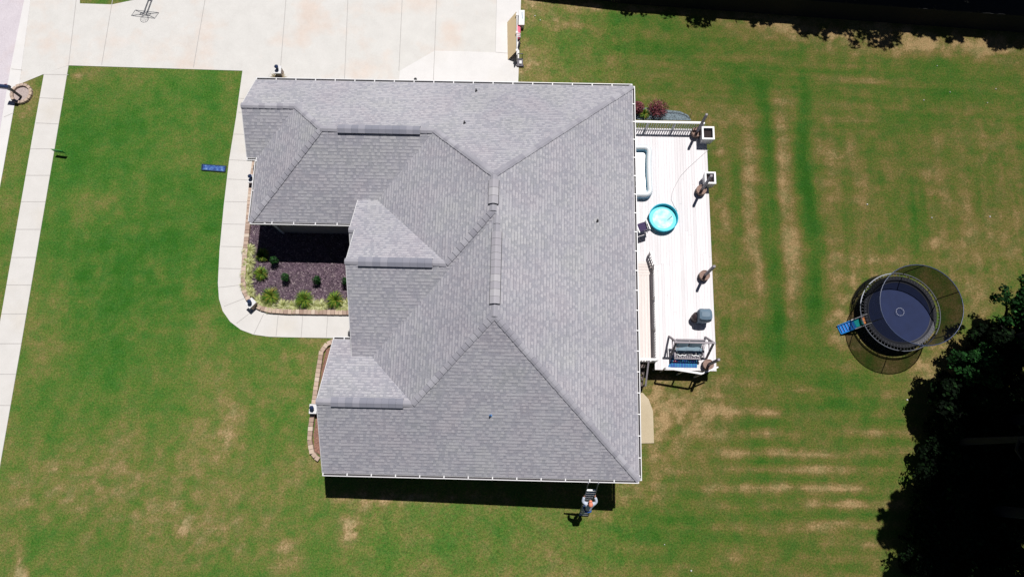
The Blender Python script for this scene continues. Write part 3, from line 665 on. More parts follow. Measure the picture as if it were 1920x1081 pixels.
# openings
def window(cx, cy, cz, wd, ht, ax, s):
    fr_ = MB(); t = .06; off = .03*s
    def bx(du, dz, su, sz, mbx, dep, o2):
        if ax == 'x': mbx.box((cx+du, cy+o2, cz+dz), (su, dep, sz))
        else: mbx.box((cx+o2, cy+du, cz+dz), (dep, su, sz))
    for k in (-1, 1): bx(k*(wd/2-t/2), 0, t, ht, fr_, .08, off)
    for k in (-1, 0, 1): bx(0, k*(ht/2-t/2), wd-2*t-.002, t, fr_, .08, off)
    wn_ = MB(); bx(0, 0, wd-t, ht-t, wn_, .02, off*.6)
    w_ = fr_.build('window', MAT['white'], hx); wn_.build('pane', MAT['glassdark'], w_)
window(-5.5, -.3, 1.3, 1.2, 1.5, 'x', -1); window(0, -.3, 1.3, 1.2, 1.5, 'x', -1)
window(-8.1, 1.5, 1.5, 1.6, 1.6, 'y', -1); window(-7.1, 6.3, 1.5, 1.6, 1.6, 'y', -1); window(4.95, 2.5, 1.2, 1.4, 1.5, 'y', 1); window(4.95, 14.0, 1.2, 1.4, 1.4, 'y', 1)
mb = MB(); mb.box((-7.12, 10.2, 1.05), (.06, 1.0, 2.1)); dr_ = mb.build('door', MAT['door'], hx, bevel=.01); mb = MB(); mb.lathe((-7.18, 9.8, 1.0), [(.0, -.03), (.03, -.015), (.03, .015), (0, .03)], 10); mb.build('handle', MAT['steel'], dr_)
mb = MB(); mb.box((4.97, 7.2, 1.15), (.06, 1.9, 2.05)); dr_ = mb.build('patio_door', MAT['white_vinyl'], hx, bevel=.01)
mb = MB()
for k in (-.47, .47): mb.box((5.005, 7.2+k, 1.2), (.01, .78, 1.8))
mb.build('pane', MAT['glassdark'], dr_)
for gx in (-9.3, -4.3):
    mb = MB()
    for r_ in range(4): mb.box((gx, 17.97, .0+.3+r_*.58), (4.2 if gx < -6 else 2.6, .05, .565))
    mb.build('garage_door', MAT['white_vinyl'], hx, bevel=.01)
# flood light under the garage eave
q = P(779, 149, 2.7); mb = MB(); mb.bar((q.x, 18.57, 2.78), (q.x, q.y, 2.74), .05); mb.lathe((q.x, q.y, 2.7), [(.0, -.09), (.07, -.08), (.075, .05), (.03, .1), (0, .1)], 12); mb.build('flood_light', MAT['blackp'], hx)

# ------------------------------------------------------------------ brick edging round the beds
def edging(name, label, pts, wd, hgt, blen):
    pts = px(pts); L = [0]
    for a, b in zip(pts, pts[1:]): L.append(L[-1]+(b-a).length)
    n = int(L[-1]/blen)
    def at_(s):
        for i in range(len(L)-1):
            if s <= L[i+1]: return pts[i].lerp(pts[i+1], (s-L[i])/(L[i+1]-L[i])), (pts[i+1]-pts[i]).normalized()
        return pts[-1], (pts[-1]-pts[-2]).normalized()
    mb = MB()
    for i in range(n):
        p, d = at_((i+.5)*blen); h_ = hgt+random.uniform(-.008, .008)
        mb.box((p.x, p.y, g(p.x)+h_/2-.05), (blen-.012, wd+random.uniform(-.01, .01), h_+.1), math.atan2(d.y, d.x)+random.uniform(-.03, .03))
    return tag(mb.build(name, MAT['edging'], bevel=.008), label, 'edging')
edging('brick_edging', 'tan brick edging curving round the entry bed beside the front walk', [(480, 300), (474, 340), (470, 380), (466, 430), (462, 470), (459, 505), (458, 530), (460, 546), (467, 560), (478, 571), (492, 579), (512, 583.5), (540, 585), (600, 586), (664, 587)], .24, .2, .2)
edging('brick_edging', 'narrow tan brick edging curving round the strip bed at the gable end', [(630, 638), (614, 646), (604, 660), (600, 685), (594, 725), (589, 765), (584, 800), (582, 825), (586, 846), (594, 857), (606, 865)], .22, .2, .22)

# ------------------------------------------------------------------ lantern piers
def pier(u, v, rz, label, h=.55):
    # (u, v) is the middle of the cap as seen; the pier stands under it
    c = P(u, v, g(P(u, v).x)+h); z0 = g(c.x)
    t = thing('lantern_pier', label, 'lantern', (c.x, c.y, z0), rz, 'white capped brick piers with black lanterns')
    R_ = Matrix.Rotation(rz, 3, 'Z'); b = Vector((c.x, c.y, z0))
    mb = MB(); mb.box(b+Vector((0, 0, h/2-.1)), (.3, .38, h+.14), rz); mb.build('pier', MAT['pierbrick'], t)
    mb = MB(); mb.box(b+Vector((0, 0, h)), (.37, .47, .06), rz); mb.build('cap', MAT['white'], t, bevel=.01)
    mb = MB(); q = b+R_ @ Vector((0, .03, h+.03))
    mb.lathe(q, [(.055, 0), (.04, .02), (.02, .03), (.02, .08), (.075, .1), (.075, .11)], 6)
    for k in range(6): a = k*math.pi/3; mb.bar(q+Vector((.065*math.cos(a), .065*math.sin(a), .1)), q+Vector((.09*math.cos(a), .09*math.sin(a), .27)), .012)
    mb.lathe(q, [(.12, .27), (.115, .285), (.05, .34), (.015, .36), (.015, .39), (0, .4)], 6)
    l = mb.build('lantern', MAT['navy'], t)
    mb = MB(); mb.lathe(q, [(.055, .11), (.075, .265)], 6); mb.build('glass', MAT['glassdark'], l)
pier(521, 131, 0, 'white capped lantern pier standing at the driveway by the garage eave')
pier(472, 335, 0, 'white capped lantern pier beside the straight front walk under the garage gutter')
pier(470, 568, math.radians(-42), 'white capped lantern pier turned diagonally at the bend of the front walk')
pier(587, 766, 0, 'white capped lantern pier in the edging at the gable end of the house')
for (u, v) in ((521, 141),):   # tuft of dry grass at the foot of the garage pier comes with the plants below
    pass

# ------------------------------------------------------------------ plants
def clump(name, label, cat, u, v, r, n, mat, h, wd=.018, group=None):
    c = G(u, v, .03); mb = MB()
    for i in range(n):
        a = random.uniform(0, 6.283); L = r*random.uniform(.7, 1.12); hh = h*random.uniform(.5, 1.0)
        d = Vector((math.cos(a), math.sin(a), 0)); s_ = Vector((-d.y, d.x, 0)); st = c+d*random.uniform(0, r*.2)
        pts = []
        for k in range(5):
            t_ = k/4; p = st+d*(L*t_**1.1)+Vector((0, 0, hh*math.sin(min(t_*1.15, 1)*math.pi*.72)))
            w_ = wd*(1-t_**2)*1.0+.002
            pts += [p-s_*w_, p+s_*w_+Vector((0, 0, .3*w_))]
        mb.add(pts, [(2*k, 2*k+1, 2*k+3, 2*k+2) for k in range(4)])
    o = mb.build(name, mat); return tag(o, label, cat, group)
def z4(x, y): return 440+x/3.861, 380+y/3.861
lir = [(97, 350, 'variegated lily turf clump nearest the garage along the walk side of the bed'), (97, 440, 'variegated lily turf clump second from the garage along the walk'), (88, 520, 'variegated lily turf clump third from the garage along the walk'),
       (85, 600, 'variegated lily turf clump fourth from the garage along the walk'), (113, 655, 'small dull lily turf clump above the diagonal lantern pier'), (190, 715, 'variegated lily turf clump right beside the diagonal lantern pier'),
       (265, 750, 'wide lily turf clump below the reddish grass clump at the bed corner'), (355, 750, 'lily turf clump between the left and middle ornamental grasses'), (435, 752, 'lily turf clump touching the left side of the middle ornamental grass'),
       (572, 748, 'lily turf clump touching the right side of the middle ornamental grass'), (632, 750, 'lily turf clump left of the ornamental grass by the house'), (775, 752, 'lily turf clump right below the ornamental grass by the house'), (825, 740, 'lily turf clump half hidden under the gable eave')]
for x, y, lab in lir:
    clump('lily_turf', lab, 'plant', *z4(x+(10 if x < 120 else 0), y), .36 if 'small' not in lab else .27, 130, MAT['liriope'], .2, .016, 'pale striped lily turf along the brick edging')
for x, y, r_, lab in ((212, 385, .34, 'spiky ornamental grass at the edge of the garage shadow'), (200, 520, .36, 'round green ornamental grass in the left middle of the bed'), (270, 680, .46, 'wide reddish tipped ornamental grass near the diagonal lantern pier'), (510, 705, .46, 'tall yellow green ornamental grass in the middle of the front row'), (735, 710, .44, 'yellow green ornamental grass nearest the gable wall')):
    clump('ornamental_grass', lab, 'plant', *z4(x, y), r_, 210, MAT['orngrass'], .42, .014, 'ornamental grasses in the entry bed')
def leafball(mb, c, rx, ry, rz_, n, size, fill=.55):
    for i in range(n):
        while True:
            d = Vector((random.uniform(-1, 1), random.uniform(-1, 1), random.uniform(-1, 1)))
            if .05 < d.length < 1: break
        d.normalize(); k = fill+(1-fill)*random.random()**.6
        p = Vector(c)+Vector((d.x*rx, d.y*ry, d.z*rz_))*k
        nr = (d+Vector((random.gauss(0, .7), random.gauss(0, .7), random.gauss(.3, .7)))).normalized()
        x = nr.cross(Vector((random.random(), random.random(), random.random()))).normalized(); y = nr.cross(x)
        s_ = size*random.uniform(.6, 1.3)
        mb.add([p-x*s_*.5, p-y*s_*.32, p+x*s_*.5, p+y*s_*.32], [(0, 1, 2, 3)])
for x, y, lab in ((300, 440, 'small dark shrub closest to the spiky grass and garage shadow'), (382, 560, 'small dark shrub in the left centre of the bare mulch'), (605, 578, 'small dark shrub in the right centre of the bare mulch'), (815, 590, 'small dark shrub half under the gable eave')):
    c = G(*z4(x, y), .05); c += Vector((.02, .05, 0))
    t = thing('shrub', lab, 'shrub', c, 0, 'young dark shrubs in the mulch')
    mb = MB(); leafball(mb, c+Vector((0, 0, .42)), .22, .22, .34, 420, .08, .3); mb.build('foliage', MAT['shrub'], t)
    mb = MB(); mb.tube([c, c+Vector((0, 0, .35))], .02, 6); mb.build('stem', MAT['trunk'], t)
for u, v, r_, lab in ((1193, 208, .4, 'small maroon shrub tucked against the house by the deck railing'), (1231, 209, .62, 'big round maroon shrub behind the deck railing')):
    c = G(u, v, .02); t = thing('barberry_shrub', lab, 'shrub', c, 0, 'maroon shrubs behind the deck')
    mb = MB(); leafball(mb, c+Vector((0, 0, .4)), r_, r_*.85, .42, 1700, .07, .4); mb.build('foliage', MAT['maroon'], t)
    mb = MB()
    for k in range(6): a = k*1.05; mb.tube([c, c+Vector((.25*math.cos(a), .25*math.sin(a), .5))], .015, 5)
    mb.build('stem', MAT['trunk'], t)
clump('green_plant', 'low green plant between the two maroon shrubs', 'plant', 1207, 215, .3, 120, MAT['orngrass'], .3)
# stone strip under the shrubs
sheet('rock_bed', px([(1190, 200), (1275, 209), (1290, 216), (1296, 226), (1190, 224)]), .02, M('blue_grey_gravel', C(120, 136, 146), .9, .5, 10, .8, fine=(24, .6)))
mb = MB(); mb.tube([G(1250, 211, .06), G(1270, 211, .08), G(1285, 216, .06), G(1293, 222, .05), G(1298, 208, .3)], .012, 5)
tag(mb.build('drip_hose', MAT['blackp']), 'thin black hose lying over the gravel beside the maroon shrubs', 'hose')
clump('dry_grass_tuft', 'dry grass tuft round the foot of the driveway lantern pier', 'plant', 522, 148, .45, 110, leafm('dry_blades', [(0, C(90, 84, 50)), (.6, C(170, 150, 110)), (1, C(210, 196, 160))], .8), .18)

# ------------------------------------------------------------------ mailbox in its stone ring
c = G(42, 177); t = thing('stone_ring', 'ring of tan stone blocks round the mailbox post', 'edging', c)
mb = MB(); R0 = .52
for k in range(15):
    a = 2*math.pi*k/15; mb.box(c+Vector((R0*math.cos(a), R0*math.sin(a), .07)), (.16, .2, .18), a+random.uniform(-.08, .08))
mb.build('block', MAT['kerbstone'], t, bevel=.02)
mb = MB(); mb.lathe(c, [(.45, .03), (.001, .045)], 24, cap=False); mb.build('gravel_fill', MAT['gravel'], t)
b = G(40, 182, .03); t = thing('mailbox', 'dark blue mailbox on a black post at the kerb', 'mailbox', b)
mb = MB(); mb.bar(b-Vector((0, 0, .2)), b+Vector((0, 0, 1.18)), .1); mb.bar(b+Vector((-.02, 0, .98)), b+Vector((-.42, .06, .98)), .07); mb.bar(b+Vector((-.03, 0, .6)), b+Vector((-.3, .03, .95)), .05)
mb.lathe(b, [(.09, 1.18), (.09, 1.2), (.0, 1.27)], 4, math.pi/4)
mb.build('post', MAT['black'], t, bevel=.008)
mb = MB(); sec = [(-.1, 0), (.1, 0), (.1, .13)]+[(.1*math.cos(a), .13+.1*math.sin(a)) for a in [math.pi*k/8 for k in range(1, 8)]]+[(-.1, .13)]
dx_ = Vector((-.99, .10, 0)); sy = Vector((.10, .99, 0)); o_ = b+Vector((.12, -.02, 1.02)); n_ = len(sec)
vs = [o_+sy*a+Vector((0, 0, z)) for a, z in sec]+[o_+dx_*.56+sy*a+Vector((0, 0, z)) for a, z in sec]
mb.add(vs, [tuple(range(n_)), tuple(range(2*n_-1, n_-1, -1))]+[(i, i+n_, (i+1) % n_+n_, (i+1) % n_) for i in range(n_)])
bx_ = mb.build('box', MAT['navy'], t)
mb = MB(); e = o_+dx_*.565; mb.add([e+sy*a*1.06+Vector((0, 0, z*1.03-.003)) for a, z in sec]+[e+dx_*.02+sy*a*1.06+Vector((0, 0, z*1.03-.003)) for a, z in sec], [tuple(range(n_)), tuple(range(2*n_-1, n_-1, -1))]+[(i, i+n_, (i+1) % n_+n_, (i+1) % n_) for i in range(n_)]); mb.build('door', MAT['navy'], bx_)
mb = MB(); mb.box(o_+dx_*.2+sy*.115+Vector((0, 0, .16)), (.14, .012, .05), .1); mb.build('flag', M('red_flag', (.4, .03, .03), .5), bx_)

# ------------------------------------------------------------------ small things on the front lawn
# green yard sign seen almost edge-on
a = G(108, 288); b_ = G(129, 291); t = thing('yard_sign', 'bright green yard sign on two wire legs at the edge of the sidewalk', 'sign', (a+b_)/2)
mb = MB(); mb.bar(a+Vector((0, 0, .42)), b_+Vector((0, 0, .42)), .02, .34); mb.build('sign_board', M('green_board', C(40, 170, 70), .5, .08), t)
mb = MB()
for k in (.2, .8): q = a.lerp(b_, k); mb.tube([q-Vector((0, 0, .1)), q+Vector((0, 0, .5))], .006, 5)
mb.build('wire_leg', MAT['steel'], t)
# blue grating panel flat on the grass
def panelm():
    m, t_, bb = nodes('blue_cover'); n1 = noise_n(t_, 9, 3, .7); n2 = noise_n(t_, 26, 3)
    col = ramp(t_, n1, [(.35, C(22, 52, 120)), (.5, C(44, 92, 178)), (.62, C(96, 140, 196)), (.74, C(190, 214, 240))])
    t_.links.new(mixc(t_, .3, col, ramp(t_, n2, [(.3, (0, 0, 0)), (.7, (1, 1, 1))]), 'SOFT_LIGHT'), bb.inputs['Base Color']); bb.inputs['Roughness'].default_value = .4; return m
a, b_, c_, d_ = [G(*q, .05) for q in ((379, 308), (424, 311.5), (422, 322), (378, 318.5))]
ctr = (a+b_+c_+d_)/4; t = thing('blue_cover', 'long blue panel with a dark frame lying flat on the front lawn', 'panel', ctr-Vector((0, 0, .05)))
mb = MB(); mb.add([ctr+(q-ctr)*.93+Vector((0, 0, .01)) for q in (a, b_, c_, d_)]+[ctr+(q-ctr)*.93-Vector((0, 0, .04)) for q in (a, b_, c_, d_)], [(0, 3, 2, 1), (0, 1, 5, 4), (1, 2, 6, 5), (2, 3, 7, 6), (3, 0, 4, 7)]); mb.build('panel', panelm(), t)
mb = MB()
for p, q in ((a, b_), (b_, c_), (c_, d_), (d_, a)): mb.bar(p, q, .035, .06)
mb.build('frame', M('dark_teal_frame', C(20, 62, 86), .5), t)

# ------------------------------------------------------------------ basketball hoop
bc = P(271, 27, 3.05); t = thing('basketball_hoop', 'basketball hoop standing above the driveway, known here by its thin shadow', 'basketball hoop', (bc.x+.18, bc.y+1.3, 0))
ax_ = (G(294, 30)-G(251, 25)); ax_.z = 0; ax_.normalize(); bk = Vector((-ax_.y, ax_.x, 0))
if bk.y < 0: bk = -bk
bc = G(272, 28)+Vector((.175*3.3, .365*3.3, 3.3)); W2, H2 = .68, .5
def bb(x, z, y=0): return bc+ax_*x+bk*y+Vector((0, 0, z))
mb = MB()
for p, q in (((-W2, -H2), (W2, -H2)), ((W2, -H2), (W2, H2)), ((W2, H2), (-W2, H2)), ((-W2, H2), (-W2, -H2)), ((-.28, -.3), (.28, -.3)), ((.28, -.3), (.28, .12)), ((.28, .12), (-.28, .12)), ((-.28, .12), (-.28, -.3)), ((-W2, H2), (-.05, -.1)), ((W2, H2), (.05, -.1)), ((-W2, -H2), (-.05, 0)), ((W2, -H2), (.05, 0))):
    k = .02 if abs(p[0]) == W2 or abs(p[0]) == .05 else 0
    mb.bar(bb(*p, .02*(k > 0)), bb(*q, .02*(k > 0)), .022)
fb = mb.build('backboard', M('board_frame', C(120, 108, 116), .5), t)
gm_ = bpy.data.materials.new('clear_acrylic'); gm_.use_nodes = True; bsd = gm_.node_tree.nodes['Principled BSDF']; bsd.inputs['Alpha'].default_value = .06; bsd.inputs['Base Color'].default_value = (.8, .82, .85, 1); bsd.inputs['Roughness'].default_value = .1
mb = MB(); mb.bar(bb(-W2+.03, 0, -.01), bb(W2-.03, 0, -.01), .01, 2*H2-.06); mb.build('clear_panel', gm_, fb)
mb = MB(); rc = bb(0, -.28, -.38); mb.tube([rc+ax_*(.23*math.cos(a))+bk*(.23*math.sin(a)) for a in [2*math.pi*k/24 for k in range(24)]], .011, 6, True); mb.bar(bb(-.05, -.28, -.02), rc+bk*.23-ax_*.05, .02); mb.bar(bb(.05, -.28, -.02), rc+bk*.23+ax_*.05, .02)
rm = mb.build('rim', M('grey_rim', C(160, 150, 146), .5), t)
mb = MB()
for k in range(12):
    a = 2*math.pi*k/12; a2 = a+.5
    p1 = rc+ax_*(.23*math.cos(a))+bk*(.23*math.sin(a)); p2 = rc+ax_*(.13*math.cos(a2))+bk*(.13*math.sin(a2))-Vector((0, 0, .4)); mb.bar(p1, p2, .006)
    p3 = rc+ax_*(.13*math.cos(a-.5))+bk*(.13*math.sin(a-.5))-Vector((0, 0, .4)); mb.bar(p1, p3, .006)
mb.build('net', MAT['white'], rm)
pb = Vector((bb(0, 0, .85).x, bb(0, 0, .85).y, 0))
mb = MB()
for s_ in (-.09, .09):
    mb.bar(bb(s_, .25, .03), pb+ax_*s_+Vector((0, 0, 3.0)), .035); mb.bar(bb(s_, -.2, .03), pb+ax_*s_+Vector((0, 0, 2.55)), .035)
mb.build('arm', M('arm_steel', C(150, 140, 138), .5), t)
mb = MB(); mb.bar(pb, pb+Vector((0, 0, 3.05)), .12); mb.box(pb+Vector((0, 0, .06)), (.4, .4, .02)); mb.build('pole', M('maroon_pole', C(92, 44, 48), .5), t)

# ------------------------------------------------------------------ dark car at the kerb, nose just inside the view
fw = (G(20, 130)-G(-14, 330)); fw.z = 0; fw.normalize(); rt = Vector((fw.y, -fw.x, 0))
nose = G(4, 240); cc = nose - rt*.93 - fw*2.35
cc.z = 0; t = thing('parked_car', 'dark maroon car parked on the road beyond the kerb', 'car', cc)
def cp(x, y, z): return cc+rt*x+fw*y+Vector((0, 0, z))
st = [(-2.25, .72, .45, .75, .60), (-2.1, .86, .32, .86, .66), (-1.6, .92, .25, .95, .70), (-1.0, .93, .22, .97, .72), (0, .93, .22, .97, .74), (.9, .93, .22, .93, .74), (1.5, .90, .25, .86, .70), (2.0, .82, .3, .76, .62), (2.28, .62, .4, .66, .5)]
mb = MB(); N2 = 10; b0 = 0
for y, hw, zl, zt, sh in st:
    prof = [(-hw*.85, zl), (-hw, zl+.12), (-hw, sh), (-hw*.9, zt-.03), (-hw*.4, zt), (hw*.4, zt), (hw*.9, zt-.03), (hw, sh), (hw, zl+.12), (hw*.85, zl)]
    mb.v += [tuple(cp(x, y, z)) for x, z in prof]
for i in range(len(st)-1):
    for j in range(N2): j2 = (j+1) % N2; mb.f.append((i*N2+j, i*N2+j2, (i+1)*N2+j2, (i+1)*N2+j))
mb.f.append(tuple(range(N2))); mb.f.append(tuple((len(st)-1)*N2+j for j in range(N2))[::-1])
mcar = M('maroon_car_paint', (.035, .012, .025), .25, .05)
body = mb.build('body', mcar, t, True)
mb = MB(); top = [(-1.5, .8, .96), (-.9, .62, 1.38), (.2, .62, 1.42), (.95, .8, .95)]
for y, hw, z in top: mb.v += [tuple(cp(-hw, y, z)), tuple(cp(hw, y, z))]
for y, hw, z in top: mb.v += [tuple(cp(-.82, y, .93)), tuple(cp(.82, y, .93))]
mb.f += [(0, 1, 3, 2), (4, 5, 7, 6), (0, 2, 10, 8), (2, 4, 12, 10), (4, 6, 14, 12), (1, 9, 11, 3), (3, 11, 13, 5), (5, 13, 15, 7)]
mb.build('cabin_glass', MAT['glassdark'], t)
mb = MB(); mb.add([cp(-.6, -.88, 1.4), cp(.6, -.88, 1.4), cp(.6, .18, 1.44), cp(-.6, .18, 1.44), cp(-.6, -.88, 1.385), cp(.6, -.88, 1.385), cp(.6, .18, 1.425), cp(-.6, .18, 1.425)], [(0, 1, 2, 3), (7, 6, 5, 4), (0, 4, 5, 1), (1, 5, 6, 2), (2, 6, 7, 3), (3, 7, 4, 0)]); mb.build('roof', mcar, t)
for sx in (-1, 1):
    for y in (-1.4, 1.4):
        mb = MB(); q = cp(sx*.8, y, .33); m_ = Matrix((fw, Vector((0, 0, 1)), rt)).transposed()
        mb.lathe(q, [(.2, -.11), (.32, -.1), (.33, 0), (.32, .1), (.2, .11)], 20, M_=m_); wl = mb.build('wheel', MAT['blackp'], t, True)
        mb = MB(); mb.lathe(q, [(.01, -.125), (.19, -.116)], 12, M_=m_, cap=False); mb.lathe(q, [(.19, .116), (.01, .125)], 12, M_=m_, cap=False); mb.build('rim', MAT['steel'], wl)
    mb = MB(); mb.box(cp(sx*1.0, .55, .98), (.2, .12, .14), math.atan2(rt.y, rt.x)); mb.build('mirror', mcar, t, bevel=.03)
    mb = MB(); mb.box(cp(sx*.55, 2.2, .6), (.3, .1, .12), math.atan2(rt.y, rt.x)); mb.build('headlight', MAT['white'], t, bevel=.03)

# ------------------------------------------------------------------ things at the edge of the driveway extension
gz = g(1.0)+.022
a0 = G(966, 36, .022); a1 = G(966, 118, .022)
t = thing('screen_wall', 'narrow white screen board standing on the driveway edge', 'screen', (a0+a1)/2)
mb = MB(); mb.bar(a0+Vector((0.10, 0, .42)), a1+Vector((.10, 0, .42)), .05, .84); mb.build('board', MAT['white'], t, bevel=.005)
mb = MB()
for k in (.1, .5, .9): q = a0.lerp(a1, k); mb.box(q+Vector((.10, 0, .855)), (.12, .12, .03)); 
mb.build('board_cap', MAT['white'], t)
b0 = G(951, 42, .022); b1 = G(952, 112, .022); t0 = Vector((a0.x+.05, a0.y-.02, gz+.82)); t1 = Vector((a1.x+.05, a1.y+.3, gz+.82))
mb = MB(); n_ = Vector((.02, 0, -.012)); mb.add([b0, b1, t1, t0, b0+n_, b1+n_, t1+n_, t0+n_], [(0, 1, 2, 3), (7, 6, 5, 4), (0, 4, 5, 1), (1, 5, 6, 2), (2, 6, 7, 3), (3, 7, 4, 0)])
tag(mb.build('plywood_sheet', MAT['plywood']), 'tan plywood sheet leaning against the white screen board', 'plywood')
c = P(978, 33, gz+.45); t = thing('chest', 'white chest with a blue handle strip on the grass beside the driveway', 'chest', (c.x, c.y, gz-.03))
mb = MB(); mb.box((c.x, c.y, gz+.17), (.30, .92, .44)); mb.build('body', MAT['white_vinyl'], t, bevel=.03)
mb = MB(); mb.box((c.x, c.y, gz+.425), (.34, .96, .07)); ld = mb.build('lid', MAT['white_vinyl'], t, bevel=.02)
mb = MB(); mb.box((c.x+.03, c.y+.12, gz+.47), (.035, .4, .02), .06); mb.build('handle', M('blue_strip', C(60, 130, 170), .5), ld)
c = G(971.5, 63, .02); t = thing('pink_float_bag', 'pink and white striped bag lying between the screen board and the grass', 'bag', c)
mb = MB(); mb.tube([c+Vector((0.02, .45, .12)), c+Vector((.03, .38, .15)), c+Vector((.03, 0, .16)), c+Vector((.02, -.38, .15)), c+Vector((.02, -.45, .1))], [.04, .11, .12, .11, .05], 12); mb.build('bag', M('pink_cloth', C(246, 120, 150), .7, .1), t, True)
mb = MB()
for k in (-.36, -.26, -.16): mb.tube([c+Vector((.03, k-.025, .16)), c+Vector((.03, k+.025, .16))], .13, 12)
mb.build('stripe', MAT['white'], t, True)
c = P(975, 111, gz+.5); t = thing('utility_cart', 'dark grey cart with a white lid beside the driveway corner', 'cart', (c.x, c.y, gz))
mb = MB(); mb.box((c.x, c.y, gz+.05), (.34, .5, .3)); mb.build('tub', M('grey_tub', C(104, 100, 112), .6), t, bevel=.03)
mb = MB(); mb.box((c.x+.03, c.y-.05, gz+.24), (.14, .2, .08)); mb.build('lid', MAT['white'], t, bevel=.02)
mb = MB()
for s_ in (-.15, .15): mb.bar((c.x+s_, c.y+.24, gz+.2), (c.x+s_, c.y+.3, gz+.55), .03)
mb.bar((c.x-.16, c.y+.3, gz+.55), (c.x+.16, c.y+.3, gz+.55), .04); mb.build('handle', MAT['blackp'], t)
for s_ in (-.19, .19):
    mb = MB(); mb.lathe((c.x+s_, c.y-.18, gz), [(.02, -.03), (.11, -.03), (.12, 0), (.11, .03), (.02, .03)], 14, M_=Matrix.Rotation(math.pi/2, 3, 'Y')); mb.build('wheel', MAT['blackp'], t)
c = G(972.5, 86, .02); mb = MB(); mb.tube([c+Vector((.02, .2, .1)), c+Vector((.05, .05, .16)), c+Vector((.0, -.1, .12)), c+Vector((.04, -.25, .08))], [.03, .07, .05, .02], 7)
tag(mb.build('tool_bag', MAT['blackp']), 'small black bag on the grass edge between the pink bag and the cart', 'bag')

# ------------------------------------------------------------------ the deck
DZ = .1
dN = P(1260, 242, DZ).y; dS = P(1290, 694, DZ).y; dX = P(1334, 470, DZ).x; dW = 5.0; rX = P(1225, 560, DZ).x; rS = P(1210, 679, DZ).y
dk = thing('deck', 'raised white stained wooden deck along the back of the house', 'deck', ((dW+dX)/2, (dN+dS)/2, -1))
mb = MB(); x = rX; bw = .142
n_ = int((dX-rX)/bw); bw = (dX-rX)/n_
for i in range(n_):
    cut = random.uniform(dS+1.5, dN-1.5)
    for y0_, y1_ in ((dS, cut-.003), (cut+.003, dN)): mb.box((rX+bw*(i+.5), (y0_+y1_)/2, DZ-.018), (bw-.005, y1_-y0_, .036))
yb_ = P(1210, 490, DZ).y
n2_ = int((rX-dW)/bw); b2 = (rX-dW)/n2_
for i in range(n2_): mb.box((dW+b2*(i+.5), (yb_+dN)/2, DZ-.018), (b2-.005, dN-yb_-.003, .036))
mb.build('deck_boards', MAT['deckwood'], dk)
mb = MB(); yc_ = P(1210, 516, DZ).y
k = int((yb_-yc_)/.142)
for i in range(k): mb.box(((dW+rX)/2, yc_+(yb_-yc_)*(i+.5)/k, DZ-.018), (rX-dW-.004, (yb_-yc_)/k-.008, .036))
for i in range(n2_): mb.box((dW+b2*(i+.5), (rS+yc_)/2, DZ-.018), (b2-.005, yc_-rS-.003, .036))
mb.build('walkway_boards', MAT['rampwood'], dk)
mb = MB()
mb.bar((dX-.03, dS+.01, DZ-.15), (dX-.03, dN-.01, DZ-.15), .04, .2); mb.bar((rX, dS+.02, DZ-.15), (dX-.06, dS+.02, DZ-.15), .04, .2); mb.bar((dW, dN-.03, DZ-.15), (dX-.06, dN-.03, DZ-.15), .04, .2); mb.bar((dW, rS+.03, DZ-.15), (rX-.03, rS+.03, DZ-.15), .04, .2)
y = dS+.6
while y < dN-.3: mb.bar((dW+.02, y, DZ-.14), (dX-.08, y, DZ-.14), .04, .18) if y > rS+.2 else mb.bar((rX+.03, y, DZ-.14), (dX-.08, y, DZ-.14), .04, .18); y += .6
mb.build('framing', M('deck_framing', C(190, 176, 160), .85), dk)
for x in (dX-.14, rX+.1, dW+.2):
    for y in (dS+.14, (dS+dN)/2-2, (dS+dN)/2+2.5, dN-.15):
        if x == dW+.2 and y < rS: continue
        mb = MB(); mb.box((x, y, (DZ-.24-1.1)/2), (.12, .12, 1.1+DZ-.24)); mb.build('post', MAT['greypost'], dk)
# railings: rails are the part, balusters are its pieces
def railing(a, b, h, par, step=.125, mat=None, bal=True, wtop=.12, lean=None):
    a = Vector(a); b = Vector(b); mat = mat or MAT['white']
    mb = MB(); up = Vector((0, 0, 1)); mb.bar(a+up*h, b+up*h, wtop, .04); 
    if bal: mb.bar(a+up*(h-.05), b+up*(h-.05), .04, .06); mb.bar(a+up*.1, b+up*.1, .04, .06)
    L = (b-a).length; n = max(1, int(round(L/1.7)))
    for i in range(n+1): q = a.lerp(b, i/n); mb.bar(q, q+up*(h-.02), .085)
    r_ = mb.build('railing', mat, par)
    if bal:
        k = int(L/step); base = None
        for i in range(k):
            q = a.lerp(b, (i+.5)/k)
            if base is None:
                m = MB(); m.box((0, 0, 0), (.036, .036, h-.22), math.atan2((b-a).y, (b-a).x)); base = m.build('baluster', mat); o = base
            else: o = base.copy(); S.collection.objects.link(o)
            o.parent = r_; o.location = q+up*(h/2)
    return r_
railing((dW+.1, dN-.06, DZ), (dX-.35, dN-.06, DZ), .92, dk)
ra = P(1232, 496, DZ); rb = P(1240, 672, DZ); rX2 = (ra.x+rb.x)/2
railing((rX+.0, P(1230, 506, DZ).y, DZ), (rX+.0, rS+.05, DZ), .72, dk)
railing((rX+.0, P(1230, 506, DZ).y+.12, DZ), (rX-.0-.18, P(1222, 478, DZ).y, DZ), .62, dk)
railing((dW+.1, rS+.05, DZ), (rX-.1, rS+.05, DZ), .8, dk)
